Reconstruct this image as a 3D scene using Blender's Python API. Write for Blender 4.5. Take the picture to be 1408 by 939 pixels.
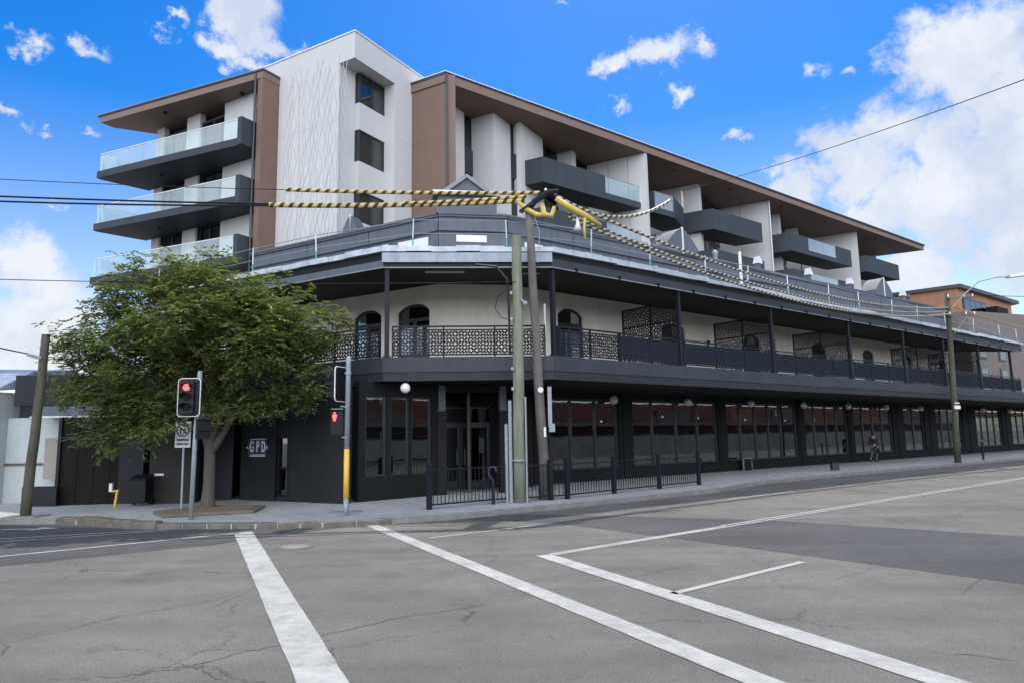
import bpy, bmesh, math, random
from mathutils import Vector, Matrix
random.seed(7)
R = math.radians
scn = bpy.context.scene
for o in list(bpy.data.objects): bpy.data.objects.remove(o)
COL = scn.collection

# ------------------------------------------------------------------ camera
EYE = 1.9
PITCH, ROLL = R(7.8), R(-1.0)
cr, sr = math.cos(ROLL), math.sin(ROLL)
Xv = Vector((1, 0, 0)); Uv = Vector((0, -math.sin(PITCH), math.cos(PITCH))); Fv = Vector((0, math.cos(PITCH), math.sin(PITCH)))
right = Xv*cr + Uv*sr; up = -Xv*sr + Uv*cr
cam = bpy.data.cameras.new('camera'); camo = bpy.data.objects.new('camera', cam); COL.objects.link(camo)
m = Matrix((right, up, -Fv)).transposed().to_4x4(); m.translation = Vector((0, 0, EYE)); camo.matrix_world = m
cam.sensor_width = 36; cam.lens = 36*960/1408; cam.clip_end = 3000; cam.clip_start = .1
scn.camera = camo
scn.render.resolution_x, scn.render.resolution_y = 1024, 682

# ------------------------------------------------------------------ light
SUN_AZ, SUN_EL = 14.0, 58.0
w = bpy.data.worlds.new('World'); scn.world = w; w.use_nodes = True
nt = w.node_tree; N = nt.nodes; Lk = nt.links; N.clear()
def nd(t, **k):
    n = N.new(t)
    for a, v in k.items():
        if a[0] == 'i' and a[1:].isdigit(): n.inputs[int(a[1:])].default_value = v
        else: setattr(n, a, v)
    return n
def sock(a): return a if hasattr(a, 'is_linked') or isinstance(a, bpy.types.NodeSocket) else a.outputs[0]
def mth(op, a, b=None, c=None, clamp=False):
    n = nd('ShaderNodeMath', operation=op); n.use_clamp = clamp
    for i, x in enumerate((a, b, c)):
        if x is None: continue
        if isinstance(x, (int, float)): n.inputs[i].default_value = x
        else: Lk.new(sock(x), n.inputs[i])
    return n
sky = nd('ShaderNodeTexSky', sky_type='NISHITA', sun_disc=False)
sky.sun_elevation = R(SUN_EL); sky.sun_rotation = R(SUN_AZ)
sky.air_density = 1.0; sky.dust_density = .25; sky.ozone_density = 3.2
hs = nd('ShaderNodeHueSaturation'); hs.inputs['Hue'].default_value = .509; hs.inputs['Saturation'].default_value = 1.46; hs.inputs['Value'].default_value = 1.35
Lk.new(sky.outputs[0], hs.inputs['Color'])
tc = nd('ShaderNodeTexCoord')
sepz = nd('ShaderNodeSeparateXYZ'); Lk.new(tc.outputs['Generated'], sepz.inputs[0])
satr = nd('ShaderNodeMapRange'); Lk.new(sepz.outputs['Z'], satr.inputs[0]); satr.inputs[1].default_value = .02; satr.inputs[2].default_value = .42; satr.inputs[3].default_value = .75; satr.inputs[4].default_value = 1.46
Lk.new(satr.outputs[0], hs.inputs['Saturation'])
nz = nd('ShaderNodeTexNoise'); nz.inputs['Scale'].default_value = 5.0; nz.inputs['Detail'].default_value = 9; nz.inputs['Roughness'].default_value = .62
Lk.new(tc.outputs['Generated'], nz.inputs['Vector'])
nz2 = nd('ShaderNodeTexNoise'); nz2.inputs['Scale'].default_value = 14.0; nz2.inputs['Detail'].default_value = 11; nz2.inputs['Roughness'].default_value = .66
Lk.new(tc.outputs['Generated'], nz2.inputs['Vector'])
wv = nd('ShaderNodeVectorMath', operation='SUBTRACT'); Lk.new(nz2.outputs['Color'], wv.inputs[0]); wv.inputs[1].default_value = (.5, .5, .5)
wv2 = nd('ShaderNodeVectorMath', operation='MULTIPLY_ADD'); Lk.new(wv.outputs[0], wv2.inputs[0]); wv2.inputs[1].default_value = (.12, .12, .10); Lk.new(tc.outputs['Generated'], wv2.inputs[2])
def ray(px, py):
    x = px-704; y = -(py-469.5)
    return (right*x + up*y + Fv*960).normalized()
CL = [(1300,85,62),(1365,60,75),(1400,140,85),(1325,130,50),(1395,230,85),(1335,250,70),(1225,185,62),(1185,235,58),(1112,238,42),(1065,240,32),(1150,212,50),(1240,262,50),(1095,268,46),(1205,300,50),(1300,190,50),
      (1270,295,55),(1380,295,60),(1300,330,50),(1255,375,50),(1345,370,40),(1400,350,60),(335,12,46),(365,55,36),(310,60,30),(345,85,26),(232,50,20),(250,28,15),
      (410,62,16),(42,48,26),(120,66,20),(15,160,17),(58,173,13),(125,180,13),(35,365,52),(60,405,55),(20,465,62),(85,445,48),(130,400,30),(60,500,55),
      (180,343,15),(70,284,15),(845,85,30),(905,66,32),(960,60,24),(850,78,20),(930,120,22),(840,146,17),(1010,178,24),(1035,180,16),(1115,98,20),(1163,96,13),(1131,155,9),
      (905,150,9),(1045,90,8),(760,5,14)]
acc = None
for (px, py, r) in CL:
    c = ray(px, py)
    d0 = nd('ShaderNodeVectorMath', operation='SUBTRACT'); Lk.new(wv2.outputs[0], d0.inputs[0]); d0.inputs[1].default_value = c
    d1 = nd('ShaderNodeVectorMath', operation='MULTIPLY'); Lk.new(d0.outputs[0], d1.inputs[0]); d1.inputs[1].default_value = (1, 1, 2.0 if r < 45 else 1.15)
    d = nd('ShaderNodeVectorMath', operation='LENGTH'); Lk.new(d1.outputs[0], d.inputs[0])
    k = r/960.0
    v = mth('MULTIPLY_ADD', d.outputs['Value'], -1.0/k, 1.0)
    v = mth('MULTIPLY', v, min(1.0, .42+r/100.0) if r < 45 else 1.12)
    acc = v if acc is None else mth('MAXIMUM', acc, v)
# unseen cloud bank added behind the camera as neutral fill for the facades
sep = nd('ShaderNodeSeparateXYZ'); Lk.new(tc.outputs['Generated'], sep.inputs[0])
back = mth('MULTIPLY_ADD', sep.outputs['Y'], -1.6, -.12)
back = mth('MINIMUM', back, .75)
acc = mth('MAXIMUM', acc, back)
acc = mth('MULTIPLY_ADD', mth('SUBTRACT', nz.outputs['Fac'], .5), 1.5, acc)
acc = mth('MULTIPLY_ADD', mth('SUBTRACT', nz2.outputs['Fac'], .5), 1.1, acc)
mask = nd('ShaderNodeMapRange', interpolation_type='SMOOTHSTEP'); Lk.new(acc.outputs[0], mask.inputs[0])
mask.inputs[1].default_value = .0; mask.inputs[2].default_value = .62; mask.inputs[4].default_value = .95
nz3 = nd('ShaderNodeTexNoise'); nz3.inputs['Scale'].default_value = 9.0; nz3.inputs['Detail'].default_value = 7; nz3.inputs['Roughness'].default_value = .55
ofs = nd('ShaderNodeVectorMath', operation='ADD'); Lk.new(wv2.outputs[0], ofs.inputs[0]); ofs.inputs[1].default_value = (.03, 0, .035); Lk.new(ofs.outputs[0], nz3.inputs['Vector'])
shade = nd('ShaderNodeMapRange'); Lk.new(nz3.outputs['Fac'], shade.inputs[0]); shade.inputs[1].default_value = .36; shade.inputs[2].default_value = .58
cc = nd('ShaderNodeMix', data_type='RGBA'); Lk.new(shade.outputs[0], cc.inputs[0])
cc.inputs[6].default_value = (5.2, 5.7, 6.8, 1); cc.inputs[7].default_value = (6.9, 7.1, 7.5, 1)
# the added clouds are brightened towards the back to lift the shaded facades
fill_gain = mth('MULTIPLY_ADD', mth('MAXIMUM', mth('MULTIPLY', sep.outputs['Y'], -1.0), 0.0), 4.3, 1.0)
cs = nd('ShaderNodeVectorMath', operation='SCALE'); Lk.new(cc.outputs[2], cs.inputs[0]); Lk.new(fill_gain.outputs[0], cs.inputs['Scale'])
mx = nd('ShaderNodeMix', data_type='RGBA'); Lk.new(mask.outputs[0], mx.inputs[0]); Lk.new(hs.outputs[0], mx.inputs[6]); Lk.new(cs.outputs[0], mx.inputs[7])
bg = nd('ShaderNodeBackground'); bg.inputs[1].default_value = .10; Lk.new(mx.outputs[2], bg.inputs[0])
wo = nd('ShaderNodeOutputWorld'); Lk.new(bg.outputs[0], wo.inputs[0])
sl = bpy.data.lights.new('sun', 'SUN'); sl.energy = 3.6; sl.angle = R(.6); sl.color = (1, .955, .89)
so = bpy.data.objects.new('sun', sl); COL.objects.link(so)
sd = Vector((math.sin(R(SUN_AZ))*math.cos(R(SUN_EL)), math.cos(R(SUN_AZ))*math.cos(R(SUN_EL)), math.sin(R(SUN_EL))))
so.rotation_euler = sd.to_track_quat('Z', 'Y').to_euler()
vs = scn.view_settings; vs.view_transform = 'Standard'; vs.look = 'None'; vs.gamma = 1; vs.use_curve_mapping = False; vs.exposure = 0.36

# ------------------------------------------------------------------ materials
def mat(name, col, rough=.7, var=.12, scale=3.0, bump=0.0, bscale=40.0, metal=0.0, spec=.5, stretch=None, streak=0.0, coat=0.0):
    m = bpy.data.materials.new(name); m.use_nodes = True
    t = m.node_tree; b = t.nodes['Principled BSDF']
    b.inputs['Roughness'].default_value = rough; b.inputs['Metallic'].default_value = metal; b.inputs['Specular IOR Level'].default_value = spec
    b.inputs['Coat Weight'].default_value = coat
    co = t.nodes.new('ShaderNodeTexCoord'); src = co.outputs['Object']
    if stretch:
        mp = t.nodes.new('ShaderNodeMapping'); mp.inputs['Scale'].default_value = stretch; t.links.new(src, mp.inputs[0]); src = mp.outputs[0]
    n1 = t.nodes.new('ShaderNodeTexNoise'); n1.inputs['Scale'].default_value = scale; n1.inputs['Detail'].default_value = 8; n1.inputs['Roughness'].default_value = .65
    t.links.new(src, n1.inputs['Vector'])
    rmp = t.nodes.new('ShaderNodeMapRange'); t.links.new(n1.outputs['Fac'], rmp.inputs[0])
    rmp.inputs[1].default_value = .3; rmp.inputs[2].default_value = .7; rmp.inputs[3].default_value = 1-var; rmp.inputs[4].default_value = 1+var
    val = rmp.outputs[0]
    if streak:
        mp2 = t.nodes.new('ShaderNodeMapping'); mp2.inputs['Scale'].default_value = (2.2, 2.2, .12); t.links.new(co.outputs['Object'], mp2.inputs[0])
        n3 = t.nodes.new('ShaderNodeTexNoise'); n3.inputs['Scale'].default_value = 1.6; n3.inputs['Detail'].default_value = 6; t.links.new(mp2.outputs[0], n3.inputs['Vector'])
        r3 = t.nodes.new('ShaderNodeMapRange'); t.links.new(n3.outputs['Fac'], r3.inputs[0]); r3.inputs[1].default_value = .35; r3.inputs[2].default_value = .7
        r3.inputs[3].default_value = 1; r3.inputs[4].default_value = 1-streak
        mm = t.nodes.new('ShaderNodeMath'); mm.operation = 'MULTIPLY'; t.links.new(val, mm.inputs[0]); t.links.new(r3.outputs[0], mm.inputs[1]); val = mm.outputs[0]
    vm = t.nodes.new('ShaderNodeVectorMath'); vm.operation = 'SCALE'; vm.inputs[0].default_value = col[:3]; t.links.new(val, vm.inputs['Scale'])
    t.links.new(vm.outputs[0], b.inputs['Base Color'])
    if bump:
        n2 = t.nodes.new('ShaderNodeTexNoise'); n2.inputs['Scale'].default_value = bscale; n2.inputs['Detail'].default_value = 5
        t.links.new(src, n2.inputs['Vector'])
        bp = t.nodes.new('ShaderNodeBump'); bp.inputs['Strength'].default_value = bump; bp.inputs['Distance'].default_value = .02
        t.links.new(n2.outputs['Fac'], bp.inputs['Height']); t.links.new(bp.outputs[0], b.inputs['Normal'])
    return m
def emis(name, col, s):
    m = bpy.data.materials.new(name); m.use_nodes = True; b = m.node_tree.nodes['Principled BSDF']
    b.inputs['Base Color'].default_value = (*col, 1); b.inputs['Emission Color'].default_value = (*col, 1); b.inputs['Emission Strength'].default_value = s
    b.inputs['Roughness'].default_value = .4
    return m
def glass(name, tint, refl=1.0, rough=.02, opac=0.0, base=.05):
    m = bpy.data.materials.new(name); m.use_nodes = True; t = m.node_tree; t.nodes.clear()
    out = t.nodes.new('ShaderNodeOutputMaterial'); tr = t.nodes.new('ShaderNodeBsdfTransparent'); gl = t.nodes.new('ShaderNodeBsdfGlossy'); df = t.nodes.new('ShaderNodeBsdfDiffuse')
    tr.inputs[0].default_value = (*tint, 1); gl.inputs['Roughness'].default_value = rough; df.inputs[0].default_value = (*[min(1, c*.8) for c in tint], 1)
    gl.inputs[0].default_value = (refl, refl, refl, 1)
    m1 = t.nodes.new('ShaderNodeMixShader'); m1.inputs[0].default_value = opac; t.links.new(tr.outputs[0], m1.inputs[1]); t.links.new(df.outputs[0], m1.inputs[2])
    lw = t.nodes.new('ShaderNodeLayerWeight'); lw.inputs[0].default_value = .5
    pw = t.nodes.new('ShaderNodeMath'); pw.operation = 'POWER'; pw.inputs[1].default_value = 4.0; t.links.new(lw.outputs['Facing'], pw.inputs[0])
    mu = t.nodes.new('ShaderNodeMath'); mu.operation = 'MULTIPLY_ADD'; mu.inputs[1].default_value = .9-base; mu.inputs[2].default_value = base; mu.use_clamp = True; t.links.new(pw.outputs[0], mu.inputs[0])
    # slightly wavy panes
    co = t.nodes.new('ShaderNodeTexCoord'); n = t.nodes.new('ShaderNodeTexNoise'); n.inputs['Scale'].default_value = .9; t.links.new(co.outputs['Object'], n.inputs['Vector'])
    bp = t.nodes.new('ShaderNodeBump'); bp.inputs['Strength'].default_value = .12; bp.inputs['Distance'].default_value = .02; t.links.new(n.outputs['Fac'], bp.inputs['Height']); t.links.new(bp.outputs[0], gl.inputs['Normal'])
    m2 = t.nodes.new('ShaderNodeMixShader'); t.links.new(mu.outputs[0], m2.inputs[0]); t.links.new(m1.outputs[0], m2.inputs[1]); t.links.new(gl.outputs[0], m2.inputs[2])
    t.links.new(m2.outputs[0], out.inputs[0])
    return m
M = dict(
 white=mat('white_render', (.46,.46,.455), .85, .025, 1.2, .12, 60, streak=.035),
 cream=mat('cream_paint', (.80,.755,.67), .8, .04, 1.5, .12, 50, streak=.08),
 brown=mat('brown_cladding', (.145,.090,.068), .6, .06, 1.2, streak=.06),
 soffit=mat('brown_soffit', (.155,.105,.082), .65, .05, 1.0),
 tealgrey=mat('slate_grey_balcony', (.034,.042,.050), .65, .10, 1.4, streak=.12, spec=.3),
 char=mat('charcoal_paint', (.0085,.0092,.0098), .7, .16, 2.0, .1, 40, streak=.15, spec=.18),
 char2=mat('charcoal_brown_soffit', (.015,.0145,.014), .75, .1, 1.5, spec=.12),
 slabp=mat('grey_fascia_paint', (.036,.040,.048), .6, .12, .9, streak=.15, spec=.25),
 parap=mat('slate_parapet_paint', (.085,.096,.117), .7, .10, .8, .15, 40, streak=.2),
 post=mat('black_steel', (.009,.010,.014), .5, .1, 5, spec=.2),
 frame=mat('dark_window_frame', (.02,.023,.027), .4, .1, 6),
 metalw=mat('zinc_sheet', (.25,.285,.34), .5, .22, 2.2, streak=.25),
 metalg=mat('grey_green_sheet', (.42,.46,.42), .5, .2, 3.0, .3, 20, metal=.1),
 galv=mat('galvanised_steel', (.21,.235,.26), .5, .15, 8, metal=.1),
 white_m=mat('white_enamel', (.58,.58,.59), .4, .03, 3),
 green_m=mat('green_clamp_paint', (.08,.30,.24), .5, .1, 9),
 sheet=mat('silver_sheet_edge', (.42,.46,.52), .5, .25, 3.0, streak=.2), black=mat('black_plastic', (.007,.0075,.009), .5, .1, 6, spec=.2),
 yellow=mat('yellow_paint', (.62,.36,.03), .5, .12, 6),
 yellow2=mat('yellow_rubber_cover', (.42,.33,.06), .55, .2, 6),
 glassd=glass('smoked_glass', (.45,.48,.49), .8, base=.10),
 shop=glass('shop_glass', (.42,.46,.45), .85, base=.20),
 glassb=glass('balcony_glass', (.86,.94,.93), .9, .03, .16, base=.08),
 blind=mat('pale_blind', (.52,.52,.50), .9, .1, 2, stretch=(12, 12, .3)),
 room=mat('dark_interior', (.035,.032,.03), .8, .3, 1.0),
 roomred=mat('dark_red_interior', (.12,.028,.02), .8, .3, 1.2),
 bark=mat('bark', (.062,.056,.048), .9, .3, 6, .8, 20, stretch=(1, 1, .3)),
 conc=mat('kerb_concrete', (.17,.165,.15), .9, .3, 2.5, .35, 45),
 stone=mat('old_kerb_stone', (.11,.10,.078), .9, .35, 2.5, .6, 22),
 mulch=mat('mulch', (.14,.10,.07), .95, .5, 18, .9, 45),
 red=emis('red_lamp', (1, .05, .045), 3.2),
 warm=emis('warm_bulb', (1, .82, .6), 2.2),
 globe=mat('opal_globe', (.60,.60,.65), .3, .02, 2),
 relief_j=mat('joint_grey', (.30,.30,.30), .8, .05, 3), brown_j=mat('joint_brown', (.09,.06,.05), .8, .05, 3),
 brick=mat('dark_red_brick', (.10,.035,.026), .85, .25, 3),
 pink=mat('faded_pink_wall', (.50,.46,.43), .8, .08, 1),
 skin=mat('skin', (.42,.25,.18), .6, .05, 4), cloth=mat('dark_cloth', (.02,.02,.025), .9, .2, 12), denim=mat('grey_trousers', (.07,.075,.085), .9, .2, 10),
 hair=mat('dark_hair', (.02,.015,.012), .6, .2, 30),
)
def wood_mat(name, c1, c2):
    m = mat(name, c1, .9, .3, 5, .7, 24, stretch=(3, 3, .22)); t = m.node_tree; b = t.nodes['Principled BSDF']
    co = t.nodes.new('ShaderNodeTexCoord'); n = t.nodes.new('ShaderNodeTexNoise'); n.inputs['Scale'].default_value = .9; n.inputs['Detail'].default_value = 5; t.links.new(co.outputs['Object'], n.inputs['Vector'])
    r = t.nodes.new('ShaderNodeMapRange'); r.inputs[1].default_value = .4; r.inputs[2].default_value = .62; t.links.new(n.outputs['Fac'], r.inputs[0])
    old = b.inputs['Base Color'].links[0].from_socket
    mx = t.nodes.new('ShaderNodeMix'); mx.data_type = 'RGBA'; t.links.new(r.outputs[0], mx.inputs[0]); t.links.new(old, mx.inputs[6])
    vm = t.nodes.new('ShaderNodeVectorMath'); vm.operation = 'MULTIPLY'; t.links.new(old, vm.inputs[0]); vm.inputs[1].default_value = [c2[i]/c1[i] for i in range(3)]
    t.links.new(vm.outputs[0], mx.inputs[7]); t.links.new(mx.outputs[2], b.inputs['Base Color'])
    return m
M['wood_green'] = wood_mat('treated_pine_pole', (.125,.14,.10), (.18,.18,.135))
M['wood_old'] = wood_mat('weathered_pole', (.085,.075,.068), (.13,.12,.11))
M['wood_moss'] = wood_mat('mossy_pole', (.048,.045,.032), (.075,.07,.05))

def asphalt(name, col, patches=1.0, cracks=True):
    m = bpy.data.materials.new(name); m.use_nodes = True; t = m.node_tree; b = t.nodes['Principled BSDF']; L = t.links.new
    b.inputs['Roughness'].default_value = .88; b.inputs['Specular IOR Level'].default_value = .35
    co = t.nodes.new('ShaderNodeTexCoord')
    def noise(s, d=6, r=.6, src=None):
        n = t.nodes.new('ShaderNodeTexNoise'); n.inputs['Scale'].default_value = s; n.inputs['Detail'].default_value = d; n.inputs['Roughness'].default_value = r
        L(src or co.outputs['Object'], n.inputs['Vector']); return n
    def rng(x, a, b_, c, d):
        r = t.nodes.new('ShaderNodeMapRange'); L(x, r.inputs[0])
        for i, v in enumerate((a, b_, c, d)): r.inputs[i+1].default_value = v
        return r.outputs[0]
    def mul(a, b_):
        x = t.nodes.new('ShaderNodeMath'); x.operation = 'MULTIPLY'; L(a, x.inputs[0]); L(b_, x.inputs[1]); return x.outputs[0]
    big = rng(noise(.35, 5).outputs['Fac'], .3, .7, .74, 1.18)
    mid = rng(noise(1.7, 8, .7).outputs['Fac'], .3, .72, .88, 1.09)
    fine = rng(noise(42, 4, .85).outputs['Fac'], .34, .66, .68, 1.32)
    grit = rng(noise(120, 3, .9).outputs['Fac'], .35, .65, .62, 1.38)
    # oil and tyre stains with soft edges
    st = rng(noise(.75, 3, .5).outputs['Fac'], .62, .74, 1.0, .74)
    mpt = t.nodes.new('ShaderNodeMapping'); mpt.inputs['Rotation'].default_value = (0, 0, -R(38.2)); mpt.inputs['Scale'].default_value = (.05, 1.1, 1); L(co.outputs['Object'], mpt.inputs[0])
    lane = rng(noise(1.0, 4, .6, mpt.outputs[0]).outputs['Fac'], .35, .66, 1.08, .84)
    drip = rng(noise(6.5, 2, .5).outputs['Fac'], .70, .76, 1.0, .72)
    v = mul(mul(mul(big, mid), mul(fine, grit)), mul(mul(st, lane), drip))
    if cracks:
        wn = noise(1.6, 8, .7)
        sb = t.nodes.new('ShaderNodeVectorMath'); sb.operation = 'MULTIPLY_ADD'; L(wn.outputs['Color'], sb.inputs[0]); sb.inputs[1].default_value = (.75,.75,.75); L(co.outputs['Object'], sb.inputs[2])
        vo = t.nodes.new('ShaderNodeTexVoronoi'); vo.feature = 'DISTANCE_TO_EDGE'; vo.inputs['Scale'].default_value = .21; L(sb.outputs[0], vo.inputs['Vector'])
        cw = rng(vo.outputs['Distance'], 0.0008, .0042, .0, 1.0)
        br = rng(noise(.55, 3).outputs['Fac'], .44, .58, 1.0, 0.0)     # cracks fade in and out
        mxx = t.nodes.new('ShaderNodeMath'); mxx.operation = 'MAXIMUM'; L(cw, mxx.inputs[0]); L(br, mxx.inputs[1])
        cr_ = rng(mxx.outputs[0], 0, 1, .40, 1.0); v = mul(v, cr_)
        vo2 = t.nodes.new('ShaderNodeTexVoronoi'); vo2.feature = 'DISTANCE_TO_EDGE'; vo2.inputs['Scale'].default_value = 1.5; L(sb.outputs[0], vo2.inputs['Vector'])
        c2 = rng(vo2.outputs['Distance'], 0.001, .018, .0, 1.0)
        b2 = rng(noise(.42, 2).outputs['Fac'], .61, .66, 1.0, 0.0)
        m3 = t.nodes.new('ShaderNodeMath'); m3.operation = 'MAXIMUM'; L(c2, m3.inputs[0]); L(b2, m3.inputs[1])
        v = mul(v, rng(m3.outputs[0], 0, 1, .6, 1.0))
    vm = t.nodes.new('ShaderNodeVectorMath'); vm.operation = 'SCALE'; vm.inputs[0].default_value = col; L(v, vm.inputs['Scale']); L(vm.outputs[0], b.inputs['Base Color'])
    bp = t.nodes.new('ShaderNodeBump'); bp.inputs['Strength'].default_value = .55; bp.inputs['Distance'].default_value = .012; L(noise(85, 4, .8).outputs['Fac'], bp.inputs['Height']); L(bp.outputs[0], b.inputs['Normal'])
    return m
M['road'] = asphalt('asphalt', (.128,.119,.104))
M['road_dark'] = asphalt('dark_asphalt', (.060,.059,.058), cracks=False)
M['ground'] = asphalt('worn_ground', (.14,.135,.125), cracks=False)
def paint_mat():
    m = mat('road_paint', (.31,.31,.285), .75, .25, 4, .4, 80); t = m.node_tree; b = t.nodes['Principled BSDF']
    co = t.nodes.new('ShaderNodeTexCoord'); n = t.nodes.new('ShaderNodeTexNoise'); n.inputs['Scale'].default_value = 55; n.inputs['Detail'].default_value = 4; n.inputs['Roughness'].default_value = .8
    t.links.new(co.outputs['Object'], n.inputs['Vector'])
    n2 = t.nodes.new('ShaderNodeTexNoise'); n2.inputs['Scale'].default_value = 2.6; n2.inputs['Detail'].default_value = 7; t.links.new(co.outputs['Object'], n2.inputs['Vector'])
    ad = t.nodes.new('ShaderNodeMath'); ad.operation = 'ADD'; t.links.new(n.outputs['Fac'], ad.inputs[0]); t.links.new(n2.outputs['Fac'], ad.inputs[1])
    r = t.nodes.new('ShaderNodeMapRange'); r.inputs[1].default_value = 1.04; r.inputs[2].default_value = 1.26; t.links.new(ad.outputs[0], r.inputs[0]); r.inputs[4].default_value = .85
    old = b.inputs['Base Color'].links[0].from_socket
    mx = t.nodes.new('ShaderNodeMix'); mx.data_type = 'RGBA'; t.links.new(r.outputs[0], mx.inputs[0]); t.links.new(old, mx.inputs[6]); mx.inputs[7].default_value = (.17,.165,.155, 1)
    t.links.new(mx.outputs[2], b.inputs['Base Color']); return m
M['paint'] = paint_mat()
def foot_mat():
    m = mat('footpath_concrete', (.33,.33,.32), .85, .16, 1.3, .25, 50); t = m.node_tree; b = t.nodes['Principled BSDF']
    co = t.nodes.new('ShaderNodeTexCoord'); mp = t.nodes.new('ShaderNodeMapping'); mp.inputs['Rotation'].default_value = (0, 0, -R(38.2)); t.links.new(co.outputs['Object'], mp.inputs[0])
    br = t.nodes.new('ShaderNodeTexBrick'); br.offset = 0; br.inputs['Scale'].default_value = .6; br.inputs['Mortar Size'].default_value = .006; br.inputs['Brick Width'].default_value = 1; br.inputs['Row Height'].default_value = 1
    br.inputs['Color1'].default_value = (1, 1, 1, 1); br.inputs['Color2'].default_value = (.88, .88, .88, 1); br.inputs['Mortar'].default_value = (.5, .5, .5, 1); t.links.new(mp.outputs[0], br.inputs['Vector'])
    old = b.inputs['Base Color'].links[0].from_socket
    vm = t.nodes.new('ShaderNodeVectorMath'); vm.operation = 'MULTIPLY'; t.links.new(old, vm.inputs[0]); t.links.new(br.outputs['Color'], vm.inputs[1]); t.links.new(vm.outputs[0], b.inputs['Base Color'])
    return m
M['foot'] = foot_mat()
def tiger_mat(nm='tiger_tape', c=(.48,.37,.13)):
    m = mat(nm, c, .55, .2, 5); t = m.node_tree; b = t.nodes['Principled BSDF']
    uv = t.nodes.new('ShaderNodeUVMap'); sp = t.nodes.new('ShaderNodeSeparateXYZ'); t.links.new(uv.outputs[0], sp.inputs[0])
    a = t.nodes.new('ShaderNodeMath'); a.operation = 'MULTIPLY_ADD'; a.inputs[1].default_value = 3.4; t.links.new(sp.outputs[0], a.inputs[0])
    s2 = t.nodes.new('ShaderNodeMath'); s2.operation = 'MULTIPLY'; s2.inputs[1].default_value = 1.0; t.links.new(sp.outputs[1], s2.inputs[0]); t.links.new(s2.outputs[0], a.inputs[2])
    f = t.nodes.new('ShaderNodeMath'); f.operation = 'FRACT'; t.links.new(a.outputs[0], f.inputs[0])
    g = t.nodes.new('ShaderNodeMath'); g.operation = 'GREATER_THAN'; g.inputs[1].default_value = .55; t.links.new(f.outputs[0], g.inputs[0])
    old = b.inputs['Base Color'].links[0].from_socket
    mx = t.nodes.new('ShaderNodeMix'); mx.data_type = 'RGBA'; t.links.new(g.outputs[0], mx.inputs[0]); t.links.new(old, mx.inputs[6]); mx.inputs[7].default_value = (.03,.022,.018, 1)
    t.links.new(mx.outputs[2], b.inputs['Base Color']); return m
M['tiger'] = tiger_mat(); M['tiger2'] = tiger_mat('faded_tiger_tape', (.38,.35,.25))
def leaf_mat():
    m = bpy.data.materials.new('leaves'); m.use_nodes = True; t = m.node_tree; t.nodes.clear(); L = t.links.new
    out = t.nodes.new('ShaderNodeOutputMaterial'); d = t.nodes.new('ShaderNodeBsdfDiffuse'); tr = t.nodes.new('ShaderNodeBsdfTranslucent'); gl = t.nodes.new('ShaderNodeBsdfGlossy')
    g = t.nodes.new('ShaderNodeNewGeometry'); cr_ = t.nodes.new('ShaderNodeValToRGB'); L(g.outputs['Random Per Island'], cr_.inputs[0])
    e = cr_.color_ramp.elements; e[0].color = (.095,.130,.048, 1); e[1].color = (.27,.31,.11, 1); x = cr_.color_ramp.elements.new(.6); x.color = (.14,.185,.062, 1)
    y = cr_.color_ramp.elements.new(.97); y.color = (.20,.17,.08, 1)
    L(cr_.outputs[0], d.inputs[0]); vm = t.nodes.new('ShaderNodeVectorMath'); vm.operation = 'MULTIPLY'; L(cr_.outputs[0], vm.inputs[0]); vm.inputs[1].default_value = (1.5, 1.6, .9); L(vm.outputs[0], tr.inputs[0])
    gl.inputs['Roughness'].default_value = .45; gl.inputs[0].default_value = (.5, .5, .5, 1)
    a = t.nodes.new('ShaderNodeMixShader'); a.inputs[0].default_value = .35; L(d.outputs[0], a.inputs[1]); L(tr.outputs[0], a.inputs[2])
    b = t.nodes.new('ShaderNodeMixShader'); b.inputs[0].default_value = .06; L(a.outputs[0], b.inputs[1]); L(gl.outputs[0], b.inputs[2]); L(b.outputs[0], out.inputs[0])
    return m
M['leaf'] = leaf_mat()

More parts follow.
